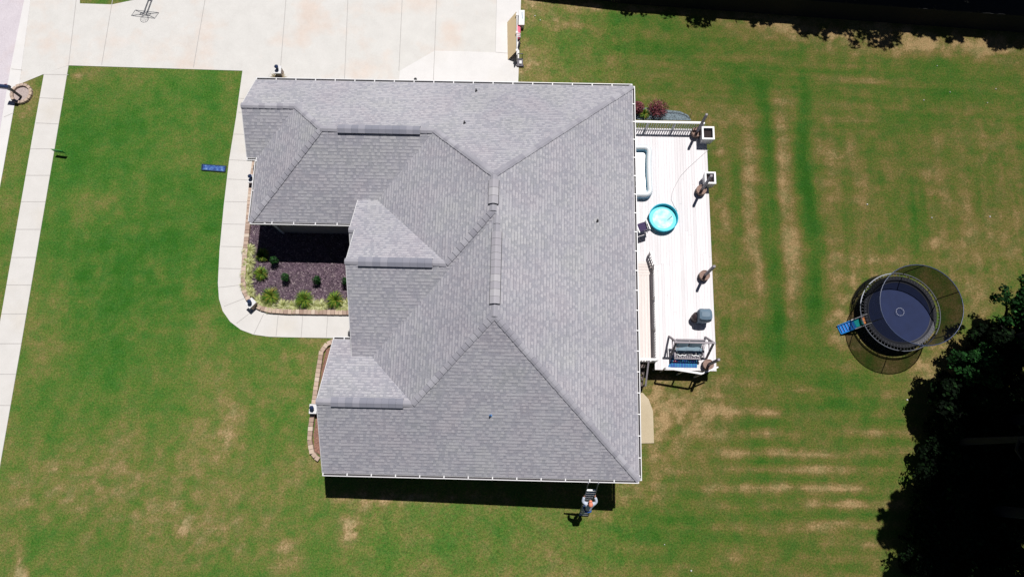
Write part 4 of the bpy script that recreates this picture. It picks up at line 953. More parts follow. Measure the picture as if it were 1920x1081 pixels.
# south top rail on thin posts outside the deck edge
ra = P(1249, 689, DZ+.55); rb = P(1316, 700, DZ+.55)
mb = MB(); mb.bar(ra, rb, .1, .045)
for k in (0, .5, 1): q = ra.lerp(rb, k); mb.bar((q.x, q.y, -1.1), q-Vector((0, 0, .02)), .06)
mb.bar(rb, (dX-.05, rb.y+.35, DZ+.5), .07, .04)
mb.build('guard_rail', MAT['white'], dk)
# steps down at the south end of the walkway
mb = MB(); 
for i in range(4): mb.box(((dW+rX)/2-.1, rS-.16-.27*i, DZ-.2-.2*i), (1.0, .26, .04))
for s_ in (-.52, .52): mb.bar(((dW+rX)/2-.1+s_, rS-.02, DZ-.12), ((dW+rX)/2-.1+s_, rS-1.3, -1.02), .04, .2)
mb.build('steps', M('shaded_step_wood', C(120, 108, 104), .9), dk)  # shadow of deck and house is put into the step colour
hp = []
mb = MB(); xx = (dW+rX)/2+.46; mb.bar((xx, rS, DZ+.8), (xx, rS-1.15, -.1), .08, .04); mb.bar((xx, rS-1.1, -1.05), (xx, rS-1.1, -.1), .08); mb.build('handrail', MAT['greypost'], dk)

# ---- planters with poles
def barrel(u, v, tu, tv, label, H):
    c = P(u, v, DZ+.3); b = Vector((c.x, c.y, DZ)); t = thing('pole_planter', label, 'planter', b, 0, 'barrel planters with grey poles along the deck edge')
    mb = MB(); mb.lathe(b, [(.2, 0), (.25, .12), (.27, .25), (.265, .38), (.235, .38), (.23, .3)], 18); mb.build('barrel', MAT['barrel'], t, True)
    mb = MB(); mb.lathe(b, [(.233, .33), (.001, .36)], 18, cap=False); mb.build('soil', MAT['barrelsoil'], t)
    mb = MB(); mb.bar(b+Vector((.02, 0, .2)), b+Vector((.02, 0, H)), .11, .11); mb.build('pole', MAT['greypost'], t)
    mb = MB(); mb.lathe(b, [(.275, .1), (.28, .13), (.275, .16)], 18); mb.build('hoop', MAT['black'], t)
barrel(1306, 248, 0, 0, 'barrel planter with a grey pole at the corner beside the north railing', 2.35)
barrel(1315, 356, 0, 0, 'barrel planter with a grey pole beside the second white planter box', 2.25)
barrel(1321, 516, 0, 0, 'barrel planter with a grey pole standing alone at the middle of the deck edge', 2.1)
barrel(1328, 683, 0, 0, 'barrel planter with a grey pole at the corner beside the swing', 2.15)
def whitebox(u, v, label, sx, sy, h, tap=.8):
    c = P(u, v, DZ+h); b = Vector((c.x, c.y, DZ)); t = thing('planter_box', label, 'planter', b, 0, 'white square planter boxes on the deck edge')
    mb = MB(); w1, d1 = sx/2, sy/2; i1, j1 = w1-.09, d1-.09
    k = tap
    vs = [(-w1*k, -d1*k, 0), (w1*k, -d1*k, 0), (w1*k, d1*k, 0), (-w1*k, d1*k, 0), (-w1, -d1, h), (w1, -d1, h), (w1, d1, h), (-w1, d1, h), (-i1, -j1, h), (i1, -j1, h), (i1, j1, h), (-i1, j1, h), (-i1, -j1, h-.2), (i1, -j1, h-.2), (i1, j1, h-.2), (-i1, j1, h-.2)]
    mb.add([b+Vector(q) for q in vs], [(0, 3, 2, 1), (0, 1, 5, 4), (1, 2, 6, 5), (2, 3, 7, 6), (3, 0, 4, 7), (4, 5, 9, 8), (5, 6, 10, 9), (6, 7, 11, 10), (7, 4, 8, 11), (8, 9, 13, 12), (9, 10, 14, 13), (10, 11, 15, 14), (11, 8, 12, 15)])
    mb.build('box', MAT['white'], t)
    mb = MB(); mb.box(b+Vector((0, 0, h-.2)), (2*i1-.004, 2*j1-.004, .02)); mb.build('soil', MAT['soil'], t)
    return b, t
whitebox(1328, 249, 'larger white planter box at the corner of the north railing', .66, .74, .75)
whitebox(1332, 333, 'smaller white planter box halfway along the deck edge', .58, .66, .75)

# ---- pools
c0 = P(1228, 277, DZ); c1 = P(1228, 372, DZ+.2); x1_ = c1.x-.1; x0_ = x1_-2.0; y1_ = c0.y; y0_ = c1.y
def rrect(x0, x1, y0, y1, r, z, n=8, bulge=0):
    pts = []
    for cx, cy, a0 in ((x1-r, y1-r, 0), (x0+r, y1-r, math.pi/2), (x0+r, y0+r, math.pi), (x1-r, y0+r, 1.5*math.pi)):
        for k in range(n+1): a = a0+math.pi/2*k/n; pts.append(Vector((cx+r*math.cos(a), cy+r*math.sin(a), z)))
    out = []
    for i, p in enumerate(pts):
        q = pts[(i+1) % len(pts)]; out.append(p); m = max(1, int((q-p).length/.25))
        for j in range(1, m): out.append(p.lerp(q, j/m))
    cx = (x0+x1)/2; cy = (y0+y1)/2
    if bulge:
        for p in out:
            if p.x > x1-.4: p.x -= bulge*(1-((p.y-cy)/((y1-y0)/2))**2)*.5
    return out
t = thing('rectangular_pool', 'white and pale blue inflatable rectangular pool half under the eave', 'pool', ((x0_+x1_)/2, (y0_+y1_)/2, DZ))
for k, mm in ((0, 'pale'), (1, 'pale')):
    mb = MB(); mb.tube(rrect(x0_+.15, x1_-.15, y0_+.15, y1_-.15, .28, DZ+.16+.2*k, bulge=.12), .15 if k == 0 else .14, 12, True)
    mb.build('inflated_ring', M('pale_vinyl', C(240, 248, 254) if k else C(150, 212, 244), .4, .02), t, True)
rr = rrect(x0_+.16, x1_-.16, y0_+.16, y1_-.16, .26, DZ+.14, bulge=.12)
mb = MB(); mb.add(rr, [tuple(range(len(rr)))]); mb.build('water', M('pool_floor_water', C(250, 252, 254), .15, .03), t)
rr = rrect(x0_+.25, x1_-.25, y0_+.25, y1_-.25, .2, DZ+.33, bulge=.12); mb = MB(); mb.tube(rr, .06, 8, True); mb.build('inner_seam', M('aqua_vinyl', C(150, 216, 244), .5, .03), t, True)
c = P(1244, 408, DZ+.3); c.z = DZ; t = thing('round_pool', 'round turquoise paddling pool on the deck', 'pool', c)
mb = MB(); mb.lathe(c, [(.68, 0), (.72, .06), (.76, .34), (.765, .37), (.745, .385), (.725, .37), (.70, .12), (.66, .05), (.001, .045)], 40); mb.build('shell', M('turquoise_plastic', C(20, 206, 236), .4, .05), t, True)
def waterm():
    m, t_, b = nodes('paddling_water'); f = noise_n(t_, 3.2, 4, .6)
    t_.links.new(ramp(t_, f, [(.38, C(110, 226, 238)), (.5, C(160, 238, 240)), (.62, C(206, 246, 244))]), b.inputs['Base Color'])
    b.inputs['Roughness'].default_value = .35; b.inputs['Specular IOR Level'].default_value = .15; return m
mb = MB(); mb.lathe(c+Vector((0, 0, 0)), [(.54, .153), (.001, .15)], 40, cap=False); mb.build('water', waterm(), t, True)
mb = MB(); mb.lathe(c, [(.705, .15), (.54, .154)], 40, cap=False); mb.build('water_edge', M('deep_turquoise_water', C(40, 224, 240), .5, .05), t, True)
mb = MB(); mb.bar(c+Vector((.22, -.1, .17)), c+Vector((.5, .18, .3)), .02); tag(mb.build('skimmer_stick', MAT['steel']), 'thin grey stick floating in the round turquoise pool', 'stick')
mb = MB(); mb.tube([P(u, v, DZ+.015) for u, v in ((1328, 281), (1310, 297), (1290, 315), (1276, 330), (1266, 348), (1260, 362), (1259, 375), (1264, 386), (1270, 396))], .012, 6)
tag(mb.build('cable', M('grey_cable', C(190, 186, 190), .6)), 'thin grey cable curving across the deck to the round pool', 'cable')

# ---- folding chair beside the round pool
c = P(1203, 426, DZ+.3); c.z = DZ; ang = math.radians(20); t = thing('folding_chair', 'dark folding camp chair between the eave and the round pool', 'chair', c, 0)
def cq(x, y, z): return c+Matrix.Rotation(ang, 3, 'Z') @ Vector((x, y, z))
mb = MB(); mb.add([cq(-.24, -.22, .38), cq(.24, -.22, .38), cq(.26, .2, .42), cq(-.26, .2, .42), cq(-.24, -.22, .40), cq(.24, -.22, .40), cq(.26, .2, .44), cq(-.26, .2, .44)], [(3, 2, 1, 0), (4, 5, 6, 7), (0, 1, 5, 4), (1, 2, 6, 5), (2, 3, 7, 6), (3, 0, 4, 7)]); mb.build('seat', M('dark_purple_cloth', C(62, 44, 92), .8), t)
mb = MB(); mb.add([cq(-.25, -.24, .42), cq(.25, -.24, .42), cq(.25, -.42, .88), cq(-.25, -.42, .88), cq(-.25, -.26, .42), cq(.25, -.26, .42), cq(.25, -.44, .88), cq(-.25, -.44, .88)], [(0, 1, 2, 3), (7, 6, 5, 4), (0, 4, 5, 1), (1, 5, 6, 2), (2, 6, 7, 3), (3, 7, 4, 0)]); mb.build('backrest', M('dark_blue_cloth', C(40, 42, 70), .8), t)
for s_ in (-1, 1):
    mb = MB(); mb.bar(cq(s_*.27, -.3, .0), cq(s_*.27, .22, .44), .028); mb.build('leg', MAT['steel'], t)
    mb = MB(); mb.bar(cq(s_*.27, .26, .0), cq(s_*.27, -.26, .44), .028); mb.build('leg', MAT['steel'], t)
    mb = MB(); mb.bar(cq(s_*.29, -.33, .64), cq(s_*.29, .24, .62), .06, .03); mb.bar(cq(s_*.28, .2, .4), cq(s_*.28, .2, .61), .025); mb.build('armrest', MAT['white'], t, bevel=.008)
for sx, sy in ((1, 1), (-1, 1)):
    mb = MB(); mb.lathe(cq(.34 if sx > 0 else .4, .1 if sx > 0 else -.18, 0), [(.035, 0), (.04, .1), (.03, .1)], 10)
    tag(mb.build('cup', MAT['blackp']), 'dark cup on the deck %s the folding chair' % ('just right of' if sx > 0 else 'below and right of'), 'cup')

# ---- covered grill
c = P(1321, 590, DZ+.7); c = Vector((dX-.30, P(1321, 592, DZ+.6).y, DZ)); c.x = P(1322, 592, DZ+.8).x
t = thing('covered_grill', 'barbecue grill under a blue grey cover at the deck edge', 'grill', c)
mb = MB(); pr = [(.30, .29, .08), (.34, .33, .5), (.34, .33, .82), (.31, .26, .98), (.2, .12, 1.03)]
for hw, hd, z in pr:
    k = 24
    for j in range(k):
        a = 2*math.pi*j/k; ca, sa = math.cos(a), math.sin(a); e_ = .42
        mb.v.append(tuple(c+Vector((math.copysign(abs(ca)**e_, ca)*hw*(1+.03*math.sin(5*a+z*9)), math.copysign(abs(sa)**e_, sa)*hd*(1+.03*math.sin(7*a)), z))))
for i in range(len(pr)-1):
    for j in range(24): j2 = (j+1) % 24; mb.f.append((i*24+j, i*24+j2, (i+1)*24+j2, (i+1)*24+j))
mb.f.append(tuple((len(pr)-1)*24+j for j in range(24))); mb.build('cover', M('blue_grey_cover', C(104, 130, 152), .6, .12, 3, .2), t)
mb = MB(); mb.lathe(c+Vector((-.32, -.02, 0)), [(.05, 0), (.22, .0), (.24, .5), (.1, .62), (0, .64)], 18); mb.build('side_burner', M('dark_brown_metal', C(66, 52, 56), .5), t, True)
for sx in (-.22, .22):
    mb = MB(); mb.lathe(c+Vector((sx, -.2, .06)), [(.02, -.03), (.06, -.03), (.06, .03), (.02, .03)], 12, M_=Matrix.Rotation(math.pi/2, 3, 'Y')); mb.build('wheel', MAT['blackp'], t)

# ---- cushioned swing in its frame, its slat shade painted on a mat below
SZ = DZ+.45
sc_ = P(1290, 655, SZ); t = thing('patio_swing', 'slatted wooden swing seat with blue grey cushions in a grey frame', 'swing', (sc_.x, sc_.y, DZ))
cx_, cy_ = sc_.x, sc_.y
mb = MB()
for i in range(14): mb.box((cx_-.64+i*.098, cy_-.12, SZ), (.062, .64, .025))
mb.box((cx_, cy_-.45, SZ-.03), (1.4, .05, .06)); mb.box((cx_, cy_+.21, SZ-.03), (1.4, .05, .06)); mb.build('seat', MAT['greypost'], t)
mb = MB()
for i in range(14): mb.bar((cx_-.64+i*.098, cy_+.24, SZ), (cx_-.64+i*.098, cy_+.4, SZ+.5), .06, .02)
mb.bar((cx_-.7, cy_+.41, SZ+.52), (cx_+.7, cy_+.41, SZ+.52), .07, .05); mb.build('backrest', MAT['greypost'], t)
cm = M('blue_grey_cushion', C(138, 162, 178), .85, .08, 5, .2)
def cushion(x, y, z, sx, sy, sz, rx=0, rz=0, par=None):
    m = MB(); n = 12
    R_ = Matrix.Rotation(rz, 3, 'Z') @ Matrix.Rotation(rx, 3, 'X'); b = 0
    for s in (-1, 1):
        for i in range(n+1):
            for j in range(n+1):
                u_ = i/n*2-1; v_ = j/n*2-1; e_ = (1-abs(u_)**4)*(1-abs(v_)**4)
                pin = 1-.06*(1-abs(u_)**2)*(abs(v_) > .9)
                m.v.append(tuple(Vector((x, y, z))+R_ @ Vector((u_*sx/2, v_*sy/2*pin, s*sz/2*(.12+.88*e_**.5)))))
    N_ = (n+1)**2
    for s in (0, 1):
        for i in range(n):
            for j in range(n):
                q = s*N_+i*(n+1)+j; f = (q, q+n+1, q+n+2, q+1); m.f.append(f if s else f[::-1])
    for i in range(n):
        for a in ((i*(n+1), (i+1)*(n+1)), (i*(n+1)+n, (i+1)*(n+1)+n), (i, i+1), (n*(n+1)+i, n*(n+1)+i+1)): m.f.append((a[0], a[1], a[1]+N_, a[0]+N_))
    return m.build('cushion', cm, par, True)
cushion(cx_-.33, cy_+.24, SZ+.3, .6, .5, .16, math.radians(60), 0, t); cushion(cx_+.33, cy_+.24, SZ+.3, .6, .5, .16, math.radians(60), 0, t)
cushion(cx_-.36, cy_-.06, SZ+.14, .52, .3, .14, .2, .12, t); cushion(cx_+.05, cy_-.04, SZ+.15, .5, .3, .14, .2, -.06, t); cushion(cx_+.42, cy_-.02, SZ+.14, .46, .34, .14, .1, -.5, t)
mb = MB(); pts = []
for i in range(29): s = i/28; pts.append(Vector((cx_-.7+1.42*s, cy_-.22-.09*abs(math.sin(s*math.pi*2))-.03*math.sin(s*40), SZ+.06)))
mb.tube(pts, .035, 8); mb.build('throw_blanket', MAT['white'], t, True)
HT = DZ+1.55
fr_ = MB(); yb = cy_+.08
L0 = Vector((cx_-.95, yb, HT)); L1 = Vector((cx_+1.05, yb, HT))
L0 = P(1268, 641, HT); L1 = P(1338, 645, HT); L1.y = L0.y
fr_.bar(L0-Vector((.1, 0, 0)), L1+Vector((.1, 0, 0)), .09, .09); tb = fr_.build('top_beam', MAT['greypost'], t)
for e, k in ((L0, -1), (L1, 1)):
    for s in (-1, 1):
        mb = MB(); foot = Vector((min(e.x+k*.02, dX-.1), e.y+s*.55, DZ)); 
        foot.y = max(foot.y, dS+.12)
        mb.bar(e+Vector((0, s*.03, -.05)), foot, .085, .085); mb.build('leg', MAT['greypost'], t)
    mb = MB(); mb.bar((e.x, e.y-.3, DZ+.7), (e.x, e.y+.3, DZ+.7), .05); mb.build('brace', MAT['greypost'], t)
for k in (-.62, .62):
    for yy in (-.42, .24):
        mb = MB(); mb.bar((cx_+k, cy_+yy, SZ), (cx_+k+(L0.x+L1.x-2*cx_)/2*.2, L0.y, HT-.06), .012); mb.build('chain', MAT['steel'], t)
# armrests of the swing
for k in (-.7, .7):
    mb = MB(); mb.bar((cx_+k, cy_-.42, SZ+.24), (cx_+k, cy_+.3, SZ+.26), .08, .03); mb.bar((cx_+k, cy_-.4, SZ), (cx_+k, cy_-.4, SZ+.23), .05); mb.build('armrest', MAT['greypost'], t)
def slatshadem():  # blue stripes are the slatted seat's shadow painted into the colour
    m, t_, b = nodes('blue_slat_shade'); gm = t_.nodes.new('ShaderNodeNewGeometry'); s = t_.nodes.new('ShaderNodeSeparateXYZ'); t_.links.new(gm.outputs['Position'], s.inputs[0])
    f = math_n(t_, 'FRACT', math_n(t_, 'MULTIPLY', s.outputs[0], 7.5)); n = noise_n(t_, 4, 3)
    a = ramp(t_, f, [(.0, C(46, 66, 160)), (.45, C(60, 92, 196)), (.55, C(40, 110, 176)), (.92, C(70, 160, 200)), (1, C(46, 66, 160))])
    t_.links.new(mixc(t_, .3, a, ramp(t_, n, [(.4, C(50, 60, 150)), (.6, C(70, 170, 190))])), b.inputs['Base Color']); b.inputs['Roughness'].default_value = .95; return m
rq = [P(*q, DZ+.008) for q in ((1262, 665), (1309, 663), (1307, 689), (1252, 688))]
mb = MB(); mb.add(rq+[q+Vector((0, 0, .012)) for q in rq], [(7, 6, 5, 4), (0, 1, 5, 4), (1, 2, 6, 5), (2, 3, 7, 6), (3, 0, 4, 7)])
o_ = mb.build('slat_shade_rug', slatshadem()); tag(o_, 'turquoise mat before the swing, blue shadow of its slats painted as stripes', 'slat_shade_rug')
bm_ = bmesh.new(); bm_.from_mesh(o_.data); bmesh.ops.recalc_face_normals(bm_, faces=bm_.faces[:]); bm_.to_mesh(o_.data); bm_.free()
q = P(1266, 677, DZ+.05); mb = MB(); mb.lathe(q, [(.0, -.03), (.06, -.02), (.07, 0), (.03, .02), (0, .025)], 12, sx=1.4); tag(mb.build('toy', M('pink_plastic', C(240, 130, 170), .5)), 'small pink toy lying on the blue mat', 'toy')

# ------------------------------------------------------------------ trampoline
RZ = -1+.88; rc = (P(1618, 573, RZ)+P(1759, 600, RZ))/2; rc = Vector((P(1688, 584, RZ).x, P(1688, 584, RZ).y, 0)); RR = 2.02
t = thing('trampoline', 'round dark blue trampoline with a tall black safety net', 'trampoline', (rc.x, rc.y, -1))
def ring(r, z, n=48, c=None, ex=1): c = c or rc; return [Vector((c.x+r*math.cos(2*math.pi*k/n), c.y+r*ex*math.sin(2*math.pi*k/n), z)) for k in range(n)]
mb = MB(); mb.tube(ring(RR, RZ), .024, 8, True); mb.build('frame_ring', M('ring_steel', (.32, .34, .40), .5), t, True)
mb = MB(); mb.lathe((rc.x, rc.y, RZ), [(1.60, -.10), (.8, -.12), (.001, -.13)], 48, cap=False); mb.build('jumping_mat', MAT['tramp_mat'], t, True)
mb = MB(); mb.lathe((rc.x, rc.y, RZ), [(1.74, .0), (1.60, -.095), (1.56, -.095)], 48, cap=False); mb.build('mat_edge', MAT['tramp_pad'], t)
mb = MB()
for k in range(72): a = 2*math.pi*k/72; d = Vector((math.cos(a), math.sin(a), 0)); mb.bar(Vector((rc.x, rc.y, RZ))+d*1.73, Vector((rc.x, rc.y, RZ))+d*(RR-.02), .012)
mb.build('springs', M('dull_spring', (.22, .23, .27), .6), t)
mb = MB()
for k in range(14):
    a = 2*math.pi*k/14; q = Vector((rc.x, rc.y, RZ-.012)); p0 = q+Vector((math.cos(a), math.sin(a), 0))*.2; p1 = q+Vector((math.cos(a+.28), math.sin(a+.28), 0))*.2; mb.bar(p0, p1, .02, .004)
mb.build('ring_mark', M('mark_paint', (.30, .32, .40), .6), t)
# black pad sagging inside the frame over part of the springs
mb = MB(); nn_ = 60
for i in range(nn_):
    a0 = 2*math.pi*i/nn_; a1 = 2*math.pi*(i+1)/nn_
    aa = math.degrees(a0) % 360
    if 20 < aa < 165 or 200 < aa < 335: r0, r1 = 1.66, 1.86
    else: r0, r1 = 1.68, 1.84
    pts = [Vector((rc.x+r*math.cos(a), rc.y+r*math.sin(a), RZ+.012-.02*(r < 1.7))) for a in (a0, a1) for r in (r0, r1)]
    mb.add(pts, [(0, 1, 3, 2)])
mb.build('spring_pad', MAT['tramp_pad'], t)
for k in range(4):
    a = math.radians(35+90*k); a2 = a+.55; mb = MB(); f1 = Vector((rc.x+RR*math.cos(a), rc.y+RR*math.sin(a), RZ)); f2 = Vector((rc.x+RR*math.cos(a2), rc.y+RR*math.sin(a2), RZ))
    g1 = Vector((rc.x+(RR+.1)*math.cos(a), rc.y+(RR+.1)*math.sin(a), -.98)); g2 = Vector((rc.x+(RR+.1)*math.cos(a2), rc.y+(RR+.1)*math.sin(a2), -.98))
    mb.tube([f1, g1, g2, f2], .026, 8); mb.build('leg', MAT['black'], t, True)
TZ = RZ+1.95
tc = P(1728, 571, TZ); 
mb = MB(); mb.tube(ring(RR-.02, TZ, 40, tc), .022, 8, True); tr_ = mb.build('top_ring', MAT['navy'], t, True)
for k in range(6):
    a = math.radians(20+60*k); b = Vector((rc.x+(RR+.02)*math.cos(a), rc.y+(RR+.02)*math.sin(a), RZ-.35)); e = Vector((tc.x+(RR-.02)*math.cos(a), tc.y+(RR-.02)*math.sin(a), TZ)); m_ = b.lerp(e, .35)+Vector((.05*math.cos(a), .05*math.sin(a), 0))
    mb = MB(); mb.tube([b, m_, e], .022, 8); mb.build('net_pole', MAT['black'], t, True)
mb = MB(); n_ = 60
for i, (cc_, r_, z_) in enumerate(((rc, RR-.10, RZ+.02), (rc.lerp(tc, .33), RR-.12, RZ+.6), (rc.lerp(tc, .66), RR-.10, RZ+1.25), (tc, RR-.03, TZ))):
    for k in range(n_): a = 2*math.pi*k/n_; mb.v.append((cc_.x+r_*math.cos(a), cc_.y+r_*math.sin(a), z_))
for i in range(3):
    for k in range(n_): k2 = (k+1) % n_; mb.f.append((i*n_+k, i*n_+k2, (i+1)*n_+k2, (i+1)*n_+k))
mb.build('safety_net', MAT['net'], t, True)
mb = MB(); 
for i in range(n_):
    k2 = (i+1) % n_; a = 2*math.pi*i/n_; a2 = 2*math.pi*k2/n_
    sag = lambda q: .0
    if 95 < math.degrees(a) < 330:
        mb.add([(rc.x+(RR+.04)*math.cos(a), rc.y+(RR+.04)*math.sin(a), RZ-.02), (rc.x+(RR+.04)*math.cos(a2), rc.y+(RR+.04)*math.sin(a2), RZ-.02), (rc.x+(RR+.16)*math.cos(a2), rc.y+(RR+.16)*math.sin(a2), RZ-.75), (rc.x+(RR+.16)*math.cos(a), rc.y+(RR+.16)*math.sin(a), RZ-.75)], [(0, 1, 2, 3)])
mb.build('skirt_net', MAT['net'], t, True)
# toddler slide pushed up to the ring
s0 = P(1626, 598, RZ+.02); s1 = P(1582, 615, -.75); dr2 = (s1-s0); dr2.z = 0; Ls = dr2.length; dr2.normalize(); sd = Vector((-dr2.y, dr2.x, 0))
t = thing('toddler_slide', 'small blue slide with white rails and orange top beside the trampoline', 'slide', (s1.x, s1.y, -1))
def sp(k, s, z): return Vector((s0.x, s0.y, 0))+dr2*(Ls*k)+sd*s+Vector((0, 0, z))
zz = lambda k: RZ+.0+(-.82-RZ)*k
def quad(name, k0, k1, w_, dz, mat, th=.03):
    m = MB(); m.add([sp(k0, -w_, zz(k0)+dz), sp(k1, -w_, zz(k1)+dz), sp(k1, w_, zz(k1)+dz), sp(k0, w_, zz(k0)+dz)]+[sp(k0, -w_, zz(k0)+dz-th), sp(k1, -w_, zz(k1)+dz-th), sp(k1, w_, zz(k1)+dz-th), sp(k0, w_, zz(k0)+dz-th)], [(3, 2, 1, 0), (4, 5, 6, 7), (0, 1, 5, 4), (1, 2, 6, 5), (2, 3, 7, 6), (3, 0, 4, 7)]); return m.build(name, mat, t)
blue = M('blue_plastic', C(50, 158, 250), .4, .06); tq = M('aqua_plastic', C(60, 236, 232), .4, .05); org = M('orange_plastic', C(236, 150, 84), .5, .08)
quad('platform', .0, .2, .19, 0, org); quad('chute', .205, .5, .19, 0, tq); quad('runout', .505, 1.18, .21, .0, blue)
for k in range(5): m = MB(); kk = .62+k*.12; m.bar(sp(kk, -.18, zz(kk)+.02), sp(kk, .18, zz(kk)+.02), .03, .04); m.build('tread', M('dark_blue_plastic', C(30, 100, 205), .45), t)
for s in (-1, 1):
    m = MB(); m.bar(sp(-.06, s*.24, zz(0)+.14), sp(.62, s*.24, zz(.62)+.12), .045, .12); m.build('side_rail', MAT['white'], t, bevel=.01)
    m = MB(); m.bar(sp(.5, s*.23, zz(.5)+.05), sp(1.18, s*.23, zz(1.18)+.05), .04, .12); m.build('side_rail', blue, t, bevel=.01)
    m = MB(); m.bar(sp(.15, s*.22, zz(.15)), sp(.2, s*.3, -1.02), .045); m.build('leg', MAT['white'], t)

# ------------------------------------------------------------------ ladder and the person on it
lt = P(1111, 897, 3.25); lt = Vector((lt.x, -1.0, 3.3)); lf = G(1094, 966)
ld = (lt-lf); side = Vector((1, 0, 0)); side = (side-ld.normalized()*side.dot(ld.normalized())).normalized(); LW = .22
t = thing('ladder', 'aluminium ladder leaning on the gutter at the lower right of the house', 'ladder', lf)
alu = M('aluminium', (.62, .63, .66), .35, .1, metal=.3)
for s in (-1, 1): mb = MB(); mb.bar(lf+side*s*LW-ld*0, lt+side*s*LW+ld.normalized()*.35, .035, .08); mb.build('rail', alu if 0 else M('ladder_rail', (.10, .11, .16), .4), t)
nr = int(ld.length/.3)
nrm_ = side.cross(ld.normalized())
for i in range(1, nr): mb = MB(); q = lf+ld.normalized()*(.3*i-.12); mb.bar(q-side*(LW-.02), q+side*(LW-.02), .075, .035); mb.build('rung', M('rung_metal', (.72, .73, .75), .45), t)

def skinmesh(name, mat, parent, joints, edges, root=0, sub=2):
    bm = bmesh.new(); sk = bm.verts.layers.skin.verify()
    vs = []
    for i, (p, r) in enumerate(joints):
        v = bm.verts.new(p); v[sk].radius = (r, r) if not isinstance(r, tuple) else r; v[sk].use_root = (i == root); vs.append(v)
    for a, b in edges: bm.edges.new((vs[a], vs[b]))
    me = bpy.data.meshes.new(name); bm.to_mesh(me); bm.free(); me.materials.append(mat)
    o = bpy.data.objects.new(name, me); S.collection.objects.link(o)
    o.modifiers.new('skin', 'SKIN').use_smooth_shade = True
    s_ = o.modifiers.new('sub', 'SUBSURF'); s_.levels = s_.render_levels = sub
    if parent: o.parent = parent; o.matrix_parent_inverse = wm(parent).inverted()
    return o
# the climber: feet on a rung, hands on the rails above
e1 = ld.normalized(); out = Vector((0, -1, 0)); 
ft = lf+e1*(.3*5-.12)                    # rung under the feet
fz = ft.z
pf = lambda x, y, z: Vector((ft.x+x, ft.y+y, fz+z))
hip = pf(.0, -.10, .86); 
sh_y = .02; sho = pf(.05, .22, 1.34)
hz = sho.z+.22
def rail_at(z, s): k = (z-lf.z)/ld.z; return lf+ld*k+side*s*LW
hl, hr = rail_at(sho.z+.26, -1), rail_at(sho.z+.26, 1)
hd = sho+Vector((.0, -.02, .27))
t = thing('person', 'person in a pale blue shirt and orange cap climbing the ladder', 'person', ft)
J = [(hip, (.13, .10)), (hip.lerp(sho, .5), (.12, .095)), (sho, (.14, .1)), (sho+Vector((0, -.01, .1)), .055), (hd+Vector((0, 0, -.02)), (.075, .09)), (hd+Vector((0, 0, .08)), (.078, .09)),
     (sho+Vector((-.19, .0, .0)), .055), (sho.lerp(hl, .5)+Vector((-.22, -.08, -.06)), .042), (hl+Vector((-.02, -.05, -.03)), .03),
     (sho+Vector((.19, .0, .0)), .055), (sho.lerp(hr, .5)+Vector((.22, -.08, -.06)), .042), (hr+Vector((.02, -.05, -.03)), .03),
     (hip+Vector((-.09, 0, -.06)), .085), (pf(-.11, .04, .46), .06), (pf(-.09, -.05, .1), .04), (hip+Vector((.09, 0, -.06)), .085), (pf(.12, .06, .50), .06), (pf(.09, -.06, .1), .04), (pf(-.09, .04, .04), .035), (pf(.09, .04, .04), .035)]
E2 = [(0, 1), (1, 2), (2, 3), (3, 4), (4, 5), (2, 6), (6, 7), (7, 8), (2, 9), (9, 10), (10, 11), (0, 12), (12, 13), (13, 14), (14, 18), (0, 15), (15, 16), (16, 17), (17, 19)]
# palms and fingers belong to the same body mesh as chains from the wrist
for s, h, wi in ((-1, hl, 8), (1, hr, 11)):
    pi_ = len(J); J.append((h+Vector((s*.03, -.03, .0)), (.035, .018))); E2.append((wi, pi_))
    for f in range(4):
        o_ = Vector((0, 0, -.03+.02*f)); L_ = (.9, 1.0, 1.0, .85)[f]
        a = len(J); J += [(h+Vector((s*.04, .02*L_, 0))+o_, .0095), (h+Vector((s*.012, .05*L_, 0))+o_, .009), (h+Vector((-s*.022, .04*L_, 0))+o_, .008)]
        E2 += [(pi_, a), (a, a+1), (a+1, a+2)]
    a = len(J); J += [(h+Vector((s*.01, -.045, .03)), .011), (h+Vector((-s*.02, -.03, .05)), .009)]; E2 += [(pi_, a), (a, a+1)]
bod = skinmesh('body', MAT['skin'], t, J, E2)
# face: nose and ears are part of the head shape, added as small pieces of the same tone
SJ = [(hip+Vector((0, 0, .03)), (.155, .125)), (hip.lerp(sho, .5), (.15, .12)), (sho+Vector((0, -.005, -.01)), (.165, .125)), (sho+Vector((-.2, 0, 0)), .09), (J[7][0].lerp(sho+Vector((-.2, 0, 0)), .1), .08), (J[7][0].lerp(J[8][0], .9), .062),
      (sho+Vector((.2, 0, 0)), .09), (J[10][0].lerp(sho+Vector((.2, 0, 0)), .1), .08), (J[10][0].lerp(J[11][0], .9), .062)]
skinmesh('shirt', MAT['shirt'], t, SJ, [(0, 1), (1, 2), (2, 3), (3, 4), (4, 5), (2, 6), (6, 7), (7, 8)])
skinmesh('jeans', MAT['jeans'], t, [(hip+Vector((0, -.01, .07)), (.168, .14)), (hip+Vector((0, -.01, -.03)), (.17, .145)), (J[12][0], .1), (J[13][0], .085), (J[14][0]+Vector((0, 0, -.0)), .065), (J[15][0], .1), (J[16][0], .085), (J[17][0], .065)], [(0, 1), (1, 2), (2, 3), (3, 4), (1, 5), (5, 6), (6, 7)])
for k in (-.09, .09):
    mb = MB(); q = pf(k, -.01, .05); mb.lathe(q, [(.0, -.04), (.05, -.035), (.055, 0), (.03, .05), (0, .06)], 14, sx=.85, sy=2.4); mb.build('shoe', MAT['shoe'], t, True)
